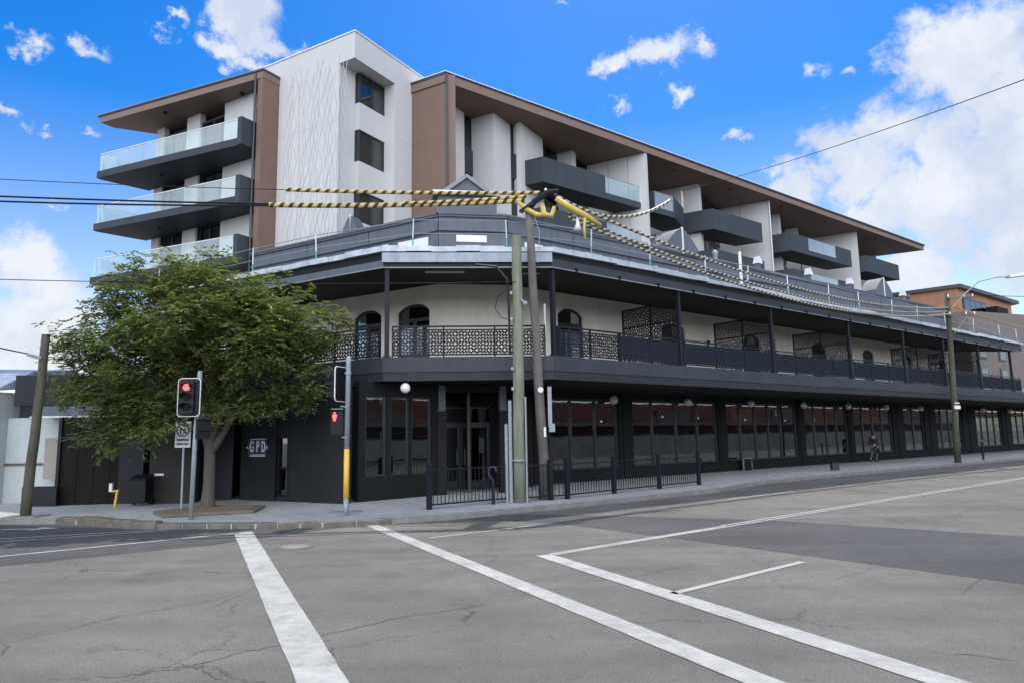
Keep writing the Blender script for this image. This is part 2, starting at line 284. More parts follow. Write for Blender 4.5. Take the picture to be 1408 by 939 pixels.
# ------------------------------------------------------------------ frames and mesh builder
aR, aL = R(51.8), R(-59.6)
uR = Vector((math.sin(aR), math.cos(aR), 0)); nR = Vector((uR.y, -uR.x, 0))
uL = Vector((math.sin(aL), math.cos(aL), 0)); uT = Vector((math.sin(aL+math.pi/2), math.cos(aL+math.pi/2), 0))
FR = (uR, nR); FL = (uL, uT); FW = (Vector((1, 0, 0)), Vector((0, 1, 0)))
def P(F, a, b, z=0.0): return F[0]*a + F[1]*b + Vector((0, 0, z))
def frame(p, q):                       # frame whose a axis runs p -> q (xy), b axis to the left of it; returns F, origin offsets, length
    d = Vector((q[0]-p[0], q[1]-p[1], 0)); l = d.length; d.normalize(); n = Vector((-d.y, d.x, 0)); o = Vector((p[0], p[1], 0))
    return (d, n), o.dot(d), o.dot(n), l
class MB:
    def __init__(s): s.v = []; s.f = []; s.uv = None
    def add(s, vs, fs):
        k = len(s.v); s.v += [Vector(x) for x in vs]; s.f += [tuple(i+k for i in f) for f in fs]; return s
    def prism(s, F, pts, z0, z1):
        n = len(pts); zz = lambda z, i: z[i] if isinstance(z, (list, tuple)) else z
        vs = [P(F, a, b, zz(z0, i)) for i, (a, b) in enumerate(pts)] + [P(F, a, b, zz(z1, i)) for i, (a, b) in enumerate(pts)]
        return s.add(vs, [tuple(range(n))[::-1], tuple(range(n, 2*n))] + [(i, (i+1) % n, n+(i+1) % n, n+i) for i in range(n)])
    def box(s, F, a0, a1, b0, b1, z0, z1): return s.prism(F, [(a0, b0), (a1, b0), (a1, b1), (a0, b1)], z0, z1)
    def ext(s, F, pts, b0, b1):            # polygon in the (a, z) plane, extruded along b
        n = len(pts); vs = [P(F, a, b0, z) for a, z in pts] + [P(F, a, b1, z) for a, z in pts]
        return s.add(vs, [tuple(range(n))[::-1], tuple(range(n, 2*n))] + [(i, (i+1) % n, n+(i+1) % n, n+i) for i in range(n)])
    def tube(s, pts, r, n=8, cap=True):
        pts = [Vector(p) for p in pts]; k = len(s.v); rr = r if isinstance(r, (list, tuple)) else [r]*len(pts)
        pre = None
        for i, p in enumerate(pts):
            d = (pts[min(i+1, len(pts)-1)] - pts[max(i-1, 0)]).normalized()
            a = d.orthogonal().normalized() if pre is None else (pre - d*pre.dot(d)).normalized()
            pre = a; b = d.cross(a)
            s.v += [p + (a*math.cos(2*math.pi*j/n) + b*math.sin(2*math.pi*j/n))*rr[i] for j in range(n)]
        for i in range(len(pts)-1):
            for j in range(n): s.f.append((k+i*n+j, k+i*n+(j+1) % n, k+(i+1)*n+(j+1) % n, k+(i+1)*n+j))
        if cap: s.f.append(tuple(k+j for j in range(n))[::-1]); s.f.append(tuple(k+(len(pts)-1)*n+j for j in range(n)))
        return s
    def sphere(s, c, r, n=14, m_=9, sc=(1, 1, 1)):
        c = Vector(c); k = len(s.v)
        for i in range(m_+1):
            th = math.pi*i/m_
            for j in range(n):
                ph = 2*math.pi*j/n; s.v.append(c + Vector((math.sin(th)*math.cos(ph)*sc[0], math.sin(th)*math.sin(ph)*sc[1], math.cos(th)*sc[2]))*r)
        for i in range(m_):
            for j in range(n): s.f.append((k+i*n+j, k+i*n+(j+1) % n, k+(i+1)*n+(j+1) % n, k+(i+1)*n+j))
        return s
    def build(s, name, mt, parent=None, smooth=False, bevel=0.0, uvtube=None):
        org = Vector(parent['_o']) if parent is not None else Vector((0, 0, 0))
        me = bpy.data.meshes.new(name); me.from_pydata([v-org for v in s.v], [], s.f)
        bm = bmesh.new(); bm.from_mesh(me)
        bmesh.ops.remove_doubles(bm, verts=bm.verts, dist=1e-5) if smooth else None
        bmesh.ops.recalc_face_normals(bm, faces=bm.faces); bm.to_mesh(me); bm.free()
        me.materials.append(M[mt] if isinstance(mt, str) else mt)
        if smooth:
            for p in me.polygons: p.use_smooth = True
        o = bpy.data.objects.new(name, me); COL.objects.link(o)
        if parent is not None: o.parent = parent
        o['_o'] = list(org)
        if bevel:
            b = o.modifiers.new('bevel', 'BEVEL'); b.width = bevel; b.segments = 2; b.limit_method = 'ANGLE'; b.angle_limit = R(40)
        return o
def thing(name, label, cat, loc=(0, 0, 0), group=None):
    o = bpy.data.objects.new(name, None); COL.objects.link(o); o.location = loc; o['_o'] = list(loc)
    o['label'] = label; o['category'] = cat
    if group: o['group'] = group
    return o
def tag(o, label, cat, group=None, kind=None):
    if label: o['label'] = label
    if cat: o['category'] = cat
    if group: o['group'] = group
    if kind: o['kind'] = kind
    return o
def struct(o, label=None): o['kind'] = 'structure'; return o

# ------------------------------------------------------------------ ground, road, footpath
g = MB(); g.add([(-900, -900, -.16), (900, -900, -.16), (900, 1500, -.16), (-900, 1500, -.16)], [(0, 1, 2, 3)])
struct(g.build('ground', 'ground'))
g = MB(); g.add([(-90, -60, -.12), (130, -60, -.12), (130, 130, -.12), (-90, 130, -.12)], [(0, 1, 2, 3)])
struct(g.build('road', 'road'))
kerbR = [(63, 69.2), (33.8, 46.6), (19.8, 36.2), (12.5, 30.6), (10.3, 28.7), (8.9, 27.2), (7.3, 25.1), (3.4, 21.8), (-.2, 19.1)]
kerbC = [(-1.1, 18.35), (-2.1, 17.75), (-3.0, 17.3), (-3.75, 16.95), (-4.5, 16.75), (-6.1, 16.8), (-7.9, 17.0), (-9.2, 17.2), (-9.9, 17.55)]
kerbL = [(-10.6, 18.1), (-11.9, 18.55), (-13.8, 18.75), (-17.5, 20.5), (-45, 36.6)]
allk = kerbR + kerbC + kerbL
backp = [(-45, 60), (63, 90)]
MB().prism(FW, allk + backp, -.155, -.004).build('footpath', 'foot')['kind'] = 'structure'
def strip(line, w0, w1, z0, z1):       # sweep a box cross section along a line, offset to its left
    out = []
    pts = [Vector((x, y, 0)) for x, y in line]; mb = MB(); n = len(pts); L_ = []
    for i, p in enumerate(pts):
        d = (pts[min(i+1, n-1)] - pts[max(i-1, 0)]).normalized(); nn = Vector((d.y, -d.x, 0)); L_.append((p + nn*w0, p + nn*w1))
    k = 0
    for a, b in L_: mb.v += [a+Vector((0,0,z0)), b+Vector((0,0,z0)), b+Vector((0,0,z1)), a+Vector((0,0,z1))]
    for i in range(n-1):
        o = i*4
        for j in range(4): mb.f.append((o+j, o+(j+1) % 4, o+4+(j+1) % 4, o+4+j))
    mb.f += [(0, 1, 2, 3), (n*4-4, n*4-3, n*4-2, n*4-1)]
    return mb
def dense(line, step=1.0):
    o = []
    for (x0, y0), (x1, y1) in zip(line, line[1:]):
        k = max(1, int(math.hypot(x1-x0, y1-y0)/step))
        for i in range(k): t = i/k; o.append((x0+(x1-x0)*t+random.uniform(-.015, .015), y0+(y1-y0)*t+random.uniform(-.015, .015)))
    o.append(line[-1]); return o
struct(strip(dense(kerbR+kerbC[:3]), -.03, .15, -.14, .008).build('kerb', 'conc', bevel=.02))
# worn old kerb stones at the left of the corner
st = MB(); line = dense(kerbC[2:]+kerbL[:2], .5)
for (x0, y0), (x1, y1) in zip(line, line[1:]):
    F, oa, ob, l = frame((x0, y0), (x1, y1)); h = .012 if x0 > -8.2 else random.uniform(.03, .09); hh = random.uniform(-.03, .02)
    st.box(F, oa+.01, oa+l-.01, ob+.03+hh*.3, ob-.26, -.15, h)
struct(st.build('kerb', 'stone', bevel=.035))
struct(strip(kerbL[1:], -.02, .15, -.14, .006).build('kerb', 'conc', bevel=.015))
# kerb ramp step where the footpath widens out
def quadm(pts, z): return MB().add([(x, y, z) for x, y in pts], [tuple(range(len(pts)))])
def marking(name, polys, mt='paint', z=-.1125):
    mb = MB()
    for p in polys: mb.add([(x, y, z) for x, y in p], [tuple(range(len(p)))])
    return struct(mb.build(name, mt))
def linem(p, q, wd, n=10, jit=.006):
    p = Vector((*p, 0)); q = Vector((*q, 0)); d = (q-p).normalized(); nn = Vector((-d.y, d.x, 0))*wd/2
    out = []; n = max(2, int((q-p).length/.25)); A = [p+(q-p)*i/n + nn*(1+random.uniform(-jit, jit)/wd*2) for i in range(n+1)]; B = [p+(q-p)*i/n - nn*(1+random.uniform(-jit, jit)/wd*2) for i in range(n+1)]
    return [[(A[i].x, A[i].y), (B[i].x, B[i].y), (B[i+1].x, B[i+1].y), (A[i+1].x, A[i+1].y)] for i in range(n)]
# areas of darker asphalt beside the left street and across the right one
marking('dark_asphalt_area', [[(-6.1,14.3),(-3.7,17.25),(-4.5,16.7),(-6.1,16.75),(-7.9,16.95),(-9.2,17.15),(-9.9,17.5),(-14,18.7),(-22,23),(-22,2.6),(-8.8,12.25)]], 'road_dark', -.1165)
marking('dark_asphalt_area', [[(-1.4,18.0),(.9,16.95),(3.16,14.1),(6.64,9.5),(10.5,4.6),(14.0,8.0),(9.62,13.6),(5.97,16.72),(3.9,17.6),(1.2,18.7),(-.2,19.0)]], 'road_dark', -.1165)
lines = linem((-3.49, 17.23), (2.95, 4.1), .30) ; 
marking('crosswalk_line', lines)
marking('stop_line', linem((.47, 12.43), (4.5, 3.7), .32))
marking('crosswalk_line', linem((-6.15, 16.2), (-.65, 4.0), .40))
cA = Vector((.62, 12.5, 0)); cB = Vector((21.1, 29.4, 0)); dC = (cB-cA).normalized(); nC = Vector((-dC.y, dC.x, 0))
cl = []
for o_, e in ((.09, 80), (-.09, 80)): a = cA + nC*o_ + dC*(5.2 if o_ > 0 else 0); b = cA + nC*o_ + dC*e; cl += linem(a[:2], b[:2], .09)
cl += linem((cA+nC*.02)[:2], (cA+nC*.02+dC*5.2)[:2], .10)
marking('centre_line', cl)
ll = linem((-1.77, 14.75), (.85, 16.85), .09) + linem((6.6, 22.1), (9.66, 24.7), .09) + linem((2.0, 9.3), (4.5, 11.35), .12) + linem((14.7, 28.7), (17.9, 31.3), .09) + linem((23.5, 36.0), (27, 38.9), .09)
marking('lane_line', ll)
marking('edge_line', linem((-6.2, 16.1), (-9.6, 13.25), .11) + linem((-9.6, 13.25), (-20, 4.6), .12))
marking('centre_line', linem((-8.1, 16.75), (-11.0, 15.3), .08) + linem((-8.3, 16.95), (-11.4, 15.75), .08) + linem((-11.0, 15.3), (-22, 9.6), .08) + linem((-11.4, 15.75), (-22, 10.3), .08))
marking('road_arrow', [[(-12.6,17.45),(-12.6,17.6),(-11.75,17.62),(-11.75,17.5)], [(-11.8,17.25),(-11.2,17.6),(-11.8,17.9)]])
def gpt(px, py, z=-.117):
    d = ray(px, py); t = (z-EYE)/d.z; return Vector((0, 0, EYE)) + d*t
def crack(pts, w0, seed):
    rn = random.Random(seed); P_ = [gpt(*p) for p in pts]; fine = []
    for a, b in zip(P_, P_[1:]):
        k = max(2, int((b-a).length/.07))
        for i in range(k): fine.append(a.lerp(b, i/k)+Vector((rn.gauss(0, .018), rn.gauss(0, .018), 0)))
    fine.append(P_[-1]); mb = MB(); L_, R_ = [], []
    for i, p in enumerate(fine):
        d = (fine[min(i+1, len(fine)-1)]-fine[max(i-1, 0)]).normalized(); n = Vector((-d.y, d.x, 0)); w_ = w0*rn.uniform(.15, 1)*(.4+.6*math.sin(math.pi*min(1, (i+1)/len(fine)))); L_.append(p+n*w_); R_.append(p-n*w_)
    for i in range(len(fine)-1): mb.add([L_[i], R_[i], R_[i+1], L_[i+1]], [(0, 1, 2, 3)])
    return mb
ck = merge_cracks = MB()
for sd_i, (pts, w0) in enumerate([([(60,934),(180,928),(260,915),(340,895),(410,882),(470,866),(550,848),(610,840),(704,824)], .016), ([(275,912),(290,928),(312,939)], .014), ([(0,884),(80,868),(170,846),(280,828),(345,810)], .010), ([(280,838),(345,812),(352,800)], .008),
        ([(704,824),(800,800),(880,790),(980,770)], .007), ([(1280,895),(1340,900),(1400,908)], .012), ([(1105,805),(1180,788),(1205,778)], .007), ([(400,798),(520,780),(640,765),(704,752)], .006), ([(1320,818),(1345,800),(1350,790)], .009), ([(860,700),(1000,690),(1060,684)], .006), ([(0,905),(10,890),(2,880)], .016)]):
    c_ = crack(pts, w0, sd_i); ck.add(c_.v, c_.f)
struct(ck.build('road_cracks', mat('crack_dark', (.060,.056,.050), .95, .3, 20)))
# manhole cover in the road
mh = thing('manhole_cover', 'round steel manhole cover set in the asphalt between the two crosswalk lines', 'manhole cover', (-4.25, 13.85, -.116))
MB().tube([(-4.25, 13.85, -.119), (-4.25, 13.85, -.108)], .36, 28).build('ring', 'stone', mh)
MB().tube([(-4.25, 13.85, -.112), (-4.25, 13.85, -.103)], .26, 28).build('lid', 'conc', mh)
marking('painted_mark', linem((-6.9, 15.2), (-5.9, 15.35), .06) + linem((-5.6, 14.9), (-4.9, 15.0), .04), 'stone')

# ------------------------------------------------------------------ PUB
pub = thing('corner_pub', 'two storey corner pub with charcoal ground floor, wrap around balcony and slate grey parapet', 'building', (0, 27, 0))
def wallrun(F, a0, a1, b0, b1, z0, z1, ops):
    """wall between a0..a1 with openings (oa0, oa1, oz0, oz1[, arch rise]) sorted by a"""
    mb = MB(); a = a0
    for op in sorted(ops):
        c0, c1, y0, y1 = op[:4]; rise = op[4] if len(op) > 4 else 0
        if c0 > a: mb.box(F, a, c0, b0, b1, z0, z1)
        if y0 > z0: mb.box(F, c0, c1, b0, b1, z0, y0)
        if rise:
            n = 10; cx = (c0+c1)/2; hw = (c1-c0)/2
            for i in range(n):
                x0 = c0+(c1-c0)*i/n; x1 = c0+(c1-c0)*(i+1)/n
                f = lambda x: y1-rise*abs((x-cx)/hw)**2.6
                mb.ext(F, [(x0, f(x0)), (x1, f(x1)), (x1, z1), (x0, z1)], b0, b1)
        elif y1 < z1: mb.box(F, c0, c1, b0, b1, y1, z1)
        a = c1
    if a < a1: mb.box(F, a, a1, b0, b1, z0, z1)
    return mb
def merge(*ms):
    r = MB()
    for x in ms: r.add(x.v, x.f)
    return r
# R ground floor bays: list of mullion u positions
bays = [(19.0, 20.3, 21.75, 23.15), (24.07, 25.5, 27.24, 28.88, 30.46), (31.21, 32.52, 33.93, 35.19, 36.43, 38.05), (38.85, 40.05, 41.45, 42.72, 44.0),
        (44.75, 46.06, 47.41, 48.76, 50.2), (51.96, 53.59, 55.3), (57.4, 58.5, 59.9, 61.2, 62.4), (65.2, 66.6, 68.0, 69.5, 71.2), (73.5, 75.2, 77.0, 78.7)]
VW = -21.8
wl = wallrun(FR, 17.15, 82, VW-.28, VW, -.05, 3.78, [(b[0], b[-1], .52, 3.5) for b in bays])
wl.build('ground_wall', 'char', pub)
for k, b in enumerate(bays):
    f = MB()
    for x in b: 
        xx = min(max(x, b[0]+.05), b[-1]-.05); f.box(FR, xx-.05, xx+.05, VW-.20, VW-.08, .58, 3.44)
    f.box(FR, b[0], b[-1], VW-.21, VW-.07, .52, .58); f.box(FR, b[0], b[-1], VW-.21, VW-.07, 3.44, 3.5); 
    fr = f.build('shop_window', 'frame', pub)
    for x0, x1 in zip(b, b[1:]): MB().box(FR, x0+.05, x1-.05, VW-.15, VW-.14, .58, 3.44).build('pane', 'shop', fr)
    MB().box(FR, b[0]-.08, b[-1]+.08, VW+.002, VW+.06, .44, .515).build('sill', 'char', fr)
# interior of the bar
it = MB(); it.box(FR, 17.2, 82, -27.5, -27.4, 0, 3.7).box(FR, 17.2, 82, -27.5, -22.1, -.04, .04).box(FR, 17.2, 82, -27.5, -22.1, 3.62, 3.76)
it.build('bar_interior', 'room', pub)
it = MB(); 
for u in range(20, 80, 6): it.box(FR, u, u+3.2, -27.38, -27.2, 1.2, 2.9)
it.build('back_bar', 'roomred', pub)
it = MB()
for u in [19.8+i*1.9 for i in range(31)]: 
    it.box(FR, u, u+.7, -24.6, -23.9, .72, .76); it.box(FR, u+.3, u+.4, -24.3, -24.2, .04, .72)
    for q in (-.55, .85): it.box(FR, u+q, u+q+.4, -24.45, -24.05, .44, .48); it.box(FR, u+q+(0 if q < 0 else .36), u+q+(.04 if q < 0 else .4), -24.45, -24.05, .48, .9); it.box(FR, u+q+.18, u+q+.22, -24.27, -24.23, .04, .44)
it.build('bar_furniture', 'stone', pub)
pend = MB(); cord = MB()
for i in range(12):
    u = 20.5+i*4.3+random.uniform(-.3, .3); v = -24.0-random.uniform(0, 1.2); z = 2.75+random.uniform(-.15, .15)
    pend.sphere(P(FR, u, v, z), .05, 8, 6); cord.tube([P(FR, u, v, z), P(FR, u, v, 3.62)], .008, 5)
pe = cord.build('pendant_lights', 'black', pub); pend.build('bulb', 'warm', pe)
# pilaster joints and panel lines on the dark wall
for x in (18.4, 23.62, 30.85, 38.45, 44.4, 51.1, 56.4, 63.8, 72.3): MB().box(FR, x-.22, x+.22, VW+.001, VW+.035, -.03, 3.74).build('pilaster', 'char', pub)
# globe lamps
for k, u in enumerate((22.61, 27.79, 33.12, 38.38, 43.68, 48.83, 54.28, 66.3, 72.42)):
    a = MB().tube([P(FR, u, VW+.03, 3.72), P(FR, u, VW+.26, 3.74), P(FR, u, VW+.26, 3.66)], .02, 6).build('globe_lamp', 'black', pub)
    MB().sphere(P(FR, u, VW+.26, 3.46), .19, 18, 12).build('globe', 'globe', a, True)
# chamfer / corner ground floor
C1 = (-4.85, 22.05); C2 = (-2.62, 24.25); Q1 = (-.15, 25.0); Q2 = tuple(P(FR, 17.2, -21.8)[:2])
F1, oa, ob, l1 = frame(C1, C2)
wn = [(oa+.25, oa+1.05, .75, 3.3), (oa+1.2, oa+1.95, .75, 3.3), (oa+2.05, oa+l1-.25, .75, 3.3)]
wallrun(F1, oa, oa+l1, ob, ob+.25, -.05, 3.74, wn).build('ground_wall', 'char', pub)
for w_ in wn:
    f = MB().box(F1, w_[0], w_[0]+.06, ob+.06, ob+.16, w_[2], w_[3]).box(F1, w_[1]-.06, w_[1], ob+.06, ob+.16, w_[2], w_[3]).box(F1, w_[0], w_[1], ob+.05, ob+.17, w_[2]-.001, w_[2]+.06).box(F1, w_[0], w_[1], ob+.05, ob+.17, w_[3]-.06, w_[3]).build('window', 'frame', pub)
    MB().box(F1, w_[0]+.06, w_[1]-.06, ob+.10, ob+.11, w_[2]+.06, w_[3]-.06).build('pane', 'shop', f)
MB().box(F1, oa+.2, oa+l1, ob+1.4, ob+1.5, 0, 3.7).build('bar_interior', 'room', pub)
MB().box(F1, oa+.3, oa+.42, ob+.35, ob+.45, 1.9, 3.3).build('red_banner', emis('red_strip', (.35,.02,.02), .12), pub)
a = MB().tube([(-3.35, 21.75, 3.73), (-3.35, 21.75, 3.62)], .03, 6).build('globe_lamp', 'black', pub); MB().sphere((-3.35, 21.75, 3.48), .155, 18, 12).build('globe', 'globe', a, True)
# entry pillars, recess, doors
F2, oa2, ob2, l2 = frame((-2.62, 24.25), (-.15, 24.95))
for x in (oa2+.02, oa2+l2-.35): 
    MB().box(F2, x, x+.3, ob2, ob2+.3, -.05, 2.85).build('entry_pillar', 'char2', pub); MB().box(F2, x+.03, x+.27, ob2+.03, ob2+.27, 2.85, 3.74).build('pillar_capital', 'parap', pub)
MB().box(F2, oa2-.1, oa2+l2+.1, ob2+.05, ob2+.25, 3.5, 3.735).build('entry_lintel', 'char', pub)
dr = wallrun(F2, oa2-.6, oa2+l2+1.6, ob2+2.4, ob2+2.6, -.05, 3.74, [(oa2+.15, oa2+2.45, 0, 3.1)]).build('ground_wall', 'char', pub)
MB().box(F2, oa2+.1, oa2+2.5, ob2+4.0, ob2+4.1, 0, 3.7).build('bar_interior', 'room', pub)
for i in range(2):
    x = oa2+.15+i*1.15
    d = MB().box(F2, x, x+.09, ob2+2.42, ob2+2.5, .02, 2.4).box(F2, x+1.06, x+1.15, ob2+2.42, ob2+2.5, .02, 2.4).box(F2, x+.09, x+1.06, ob2+2.42, ob2+2.5, .02, .3).box(F2, x+.09, x+1.06, ob2+2.42, ob2+2.5, 2.3, 2.4).build('entry_door', 'frame', pub)
    MB().box(F2, x+.09, x+1.06, ob2+2.455, ob2+2.465, .3, 2.3).build('pane', 'shop', d)
    MB().tube([P(F2, x+(1.0 if i == 0 else .15), ob2+2.36, .9), P(F2, x+(1.0 if i == 0 else .15), ob2+2.36, 1.5)], .02, 6).build('handle', 'galv', d)
tr_ = MB().box(F2, oa2+.15, oa2+2.45, ob2+2.42, ob2+2.5, 2.4, 2.5).box(F2, oa2+.15, oa2+2.45, ob2+2.42, ob2+2.5, 3.04, 3.1).build('transom_window', 'frame', pub)
MB().box(F2, oa2+.15, oa2+2.45, ob2+2.455, ob2+2.465, 2.5, 3.04).build('pane', 'shop', tr_)
# wall from entry to the right facade with two tall windows
F3, oa3, ob3, l3 = frame((.25, 25.2), Q2)
w3 = [(oa3+.3, oa3+1.1, .55, 3.5), (oa3+1.3, oa3+l3-.35, .55, 3.5)]
wallrun(F3, oa3, oa3+l3, ob3, ob3+.25, -.05, 3.74, w3).build('ground_wall', 'char', pub)
for w_ in w3:
    f = MB().box(F3, w_[0], w_[0]+.06, ob3+.06, ob3+.16, w_[2], w_[3]).box(F3, w_[1]-.06, w_[1], ob3+.06, ob3+.16, w_[2], w_[3]).box(F3, w_[0]+.06, w_[1]-.06, ob3+.06, ob3+.16, w_[2], w_[2]+.06).build('window', 'frame', pub)
    MB().box(F3, w_[0]+.06, w_[1]-.06, ob3+.10, ob3+.11, w_[2]+.06, w_[3]).build('pane', 'shop', f)
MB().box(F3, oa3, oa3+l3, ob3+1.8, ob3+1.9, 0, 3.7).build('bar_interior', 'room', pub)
# left extension under the tree
TE = 15.95
sC = Vector((*C1, 0)).dot(uL)
lw = wallrun(FL, sC, 20.0, TE, TE+.3, -.05, 3.74, [(17.8, 18.42, .12, 2.1)])
lw.box(FL, 18.35, 20.0, TE-.06, TE-.002, -.05, 3.0); lw.box(FL, 19.7, 20.0, TE+.3, 19.0, -.05, 3.74)
lw.build('ground_wall', 'slabp' if False else mat('charcoal_render', (.018,.0195,.021), .75, .12, 1.6, .15, 40, streak=.2, spec=.15), pub)
f = MB().box(FL, 17.8, 17.9, TE+.05, TE+.16, .12, 2.1).box(FL, 18.32, 18.42, TE+.05, TE+.16, .12, 2.1).box(FL, 17.9, 18.32, TE+.05, TE+.16, 2.0, 2.1).box(FL, 17.9, 18.32, TE+.05, TE+.16, .12, .2).box(FL, 17.9, 18.32, TE+.05, TE+.16, 1.02, 1.09).build('side_window', 'post', pub)
MB().box(FL, 17.9, 18.32, TE+.10, TE+.11, .2, 2.0).build('pane', 'shop', f)
MB().box(FL, 17.5, 18.8, TE+.8, TE+.9, 0, 3).build('bar_interior', 'room', pub)
# door bay left of the extension
MB().box(FL, 20.05, 23.2, 17.0, 17.2, -.05, 3.7).build('ground_wall', 'char', pub)
MB().box(FL, 20.15, 21.1, 16.93, 16.99, 0, 2.25).build('side_door', mat('sage_door', (.13,.15,.14), .6, .1, 2), pub)
MB().box(FL, 20.1, 22.2, 16.90, 16.98, 2.35, 3.0).build('louvre_vent', 'roomred', pub)
MB().prism(FL, [(20.05, 15.6), (21.6, 15.6), (21.6, 17.0), (20.05, 17.0)], 3.05, 3.17).build('door_canopy', 'metalg', pub)
# wall sign on the extension
def text_mesh(s, size, ext, F, a, b, z, flip, mt, parent, name='lettering', sx=1.0):
    c = bpy.data.curves.new('t', 'FONT'); c.body = s; c.size = size; c.extrude = ext; c.align_x = 'CENTER'; c.align_y = 'CENTER'; c.offset = size*.02
    o = bpy.data.objects.new('t', c); COL.objects.link(o); bpy.context.view_layer.update()
    me = bpy.data.meshes.new_from_object(o.evaluated_get(bpy.context.evaluated_depsgraph_get()))
    mb = MB(); d = -1 if flip else 1
    mb.add([P(F, a+v.co.x*d*sx, b+v.co.z, z+v.co.y) for v in me.vertices], [tuple(p.vertices) for p in me.polygons])
    bpy.data.objects.remove(o); return mb.build(name, mt, parent)
sg = thing('wall_sign', 'white GPD lettering sign with thin frame lines on the charcoal side wall', 'sign', tuple(P(FL, 19.15, TE-.06, 1.6)))
TS = TE-.085
mw = mat('lavender_white_sign', (.60,.58,.66), .5, .05, 3)
MB().box(FL, 18.72, 19.62, TE-.085, TE-.07, 1.42, 1.98).build('backing', mat('navy_sign_backing', (.03,.032,.05), .5, .1, 3), sg)
text_mesh('G', .50, .008, FL, 19.43, TS-.012, 1.73, True, mw, sg, sx=.58); text_mesh('P', .50, .008, FL, 19.13, TS-.012, 1.73, True, mw, sg, sx=.60); text_mesh('D', .50, .008, FL, 18.86, TS-.012, 1.73, True, mw, sg, sx=.52)
q = MB(); q.box(FL, 18.78, 19.5, TS-.02, TS-.002, 1.47, 1.49).box(FL, 18.78, 19.5, TS-.02, TS-.002, 1.425, 1.45).box(FL, 18.75, 19.5, TS-.02, TS-.002, 1.98, 2.0)
q.ext(FL, [(18.64, 1.72), (18.71, 1.78), (18.71, 1.64)], TS-.02, TS-.002).ext(FL, [(19.68, 1.72), (19.62, 1.76), (19.62, 1.68)], TS-.02, TS-.002); q.build('frame_lines', mw, sg)

# --- balcony slab
A = Vector((-4.12, 22.2, 0)); B = Vector((1.32, 22.55, 0))
VE = B.dot(nR); TEg = A.dot(uT); uB = B.dot(uR); sA = A.dot(uL)
RW1 = P(FR, 17.0, VW-.1); LW1 = P(FL, 16.25, 22.0)
def xy(v): return (v.x, v.y)
RE = 82
slab_poly = [xy(A), xy(B), xy(P(FR, RE, VE)), xy(P(FR, RE, VW-.25)), xy(RW1), xy(LW1), xy(P(FL, 27.3, 22)), xy(P(FL, 27.3, TEg))]
MB().prism(FW, slab_poly, 3.78, 4.44).build('balcony_slab', 'char', pub)
def offs(d):                             # outline of the slab edge moved outward by d
    a = A + (A-B).normalized()*d*.35 - Vector((0, 1, 0))*d; b = B - Vector((0, 1, 0))*d + (B-A).normalized()*d*.35
    return [xy(P(FL, 27.3, TEg-d)), xy(a), xy(b), xy(P(FR, RE, VE+d))]
def ribbon(line, th, z0, z1):
    mb = MB()
    for i in range(len(line)-1):
        F, oa_, ob_, l_ = frame(line[i], line[i+1]); mb.box(F, oa_-.002, oa_+l_+.002, ob_, ob_+th, z0, z1)
    return mb
ribbon(offs(.05), .09, 4.02, 4.50).build('fascia', 'slabp', pub)
ribbon(offs(.02), .09, 3.74, 4.02).build('fascia', mat('fascia_lower_band', (.026,.028,.032), .6, .12, 1, streak=.15, spec=.2), pub)
MB().prism(FW, [xy(P(FL, 27.2, TEg+.1)), xy(A+Vector((.08, .12, 0))), xy(B+Vector((-.08, .12, 0))), xy(P(FR, RE, VE-.1)), xy(P(FR, RE, VW-.2)), xy(RW1), xy(LW1), xy(P(FL, 27.2, 22))], 4.442, 4.455).build('balcony_floor', mat('pale_bounce_floor', (.46,.44,.40), .7, .08, 2), pub)  # unseen floor, coloured pale to bounce light onto the cream upper wall
# --- upper wall with arched doors
ops_R = [(19.65, 21.15, 4.46, 7.35, .30), (26.4, 28.2, 4.46, 7.3, .30), (33.2, 34.8, 4.46, 7.3, .30), (40.3, 42.0, 4.46, 7.3, .30), (46.7, 48.3, 4.46, 7.3, .30), (52.6, 54.2, 4.46, 7.3, .30), (59.0, 60.4, 4.46, 7.3, .30)]
wallrun(FR, 17.0, 61, VW-.3, VW, 4.42, 9.2, ops_R).build('upper_wall', 'cream', pub)
ops_L = [(16.7, 18.35, 4.46, 7.3, .30), (19.2, 20.75, 4.46, 7.3, .30), (25, 26.5, 4.46, 7.3, .30)]
wallrun(FL, 16.25, 27.3, 22.0, 22.3, 4.42, 9.2, ops_L).build('upper_wall', 'cream', pub)
Fc, oac, obc, lc = frame(xy(LW1), xy(P(FR, 17.0, VW)))
MB().box(Fc, oac, oac+lc, obc, obc+.3, 4.42, 9.2).build('upper_wall', 'cream', pub)
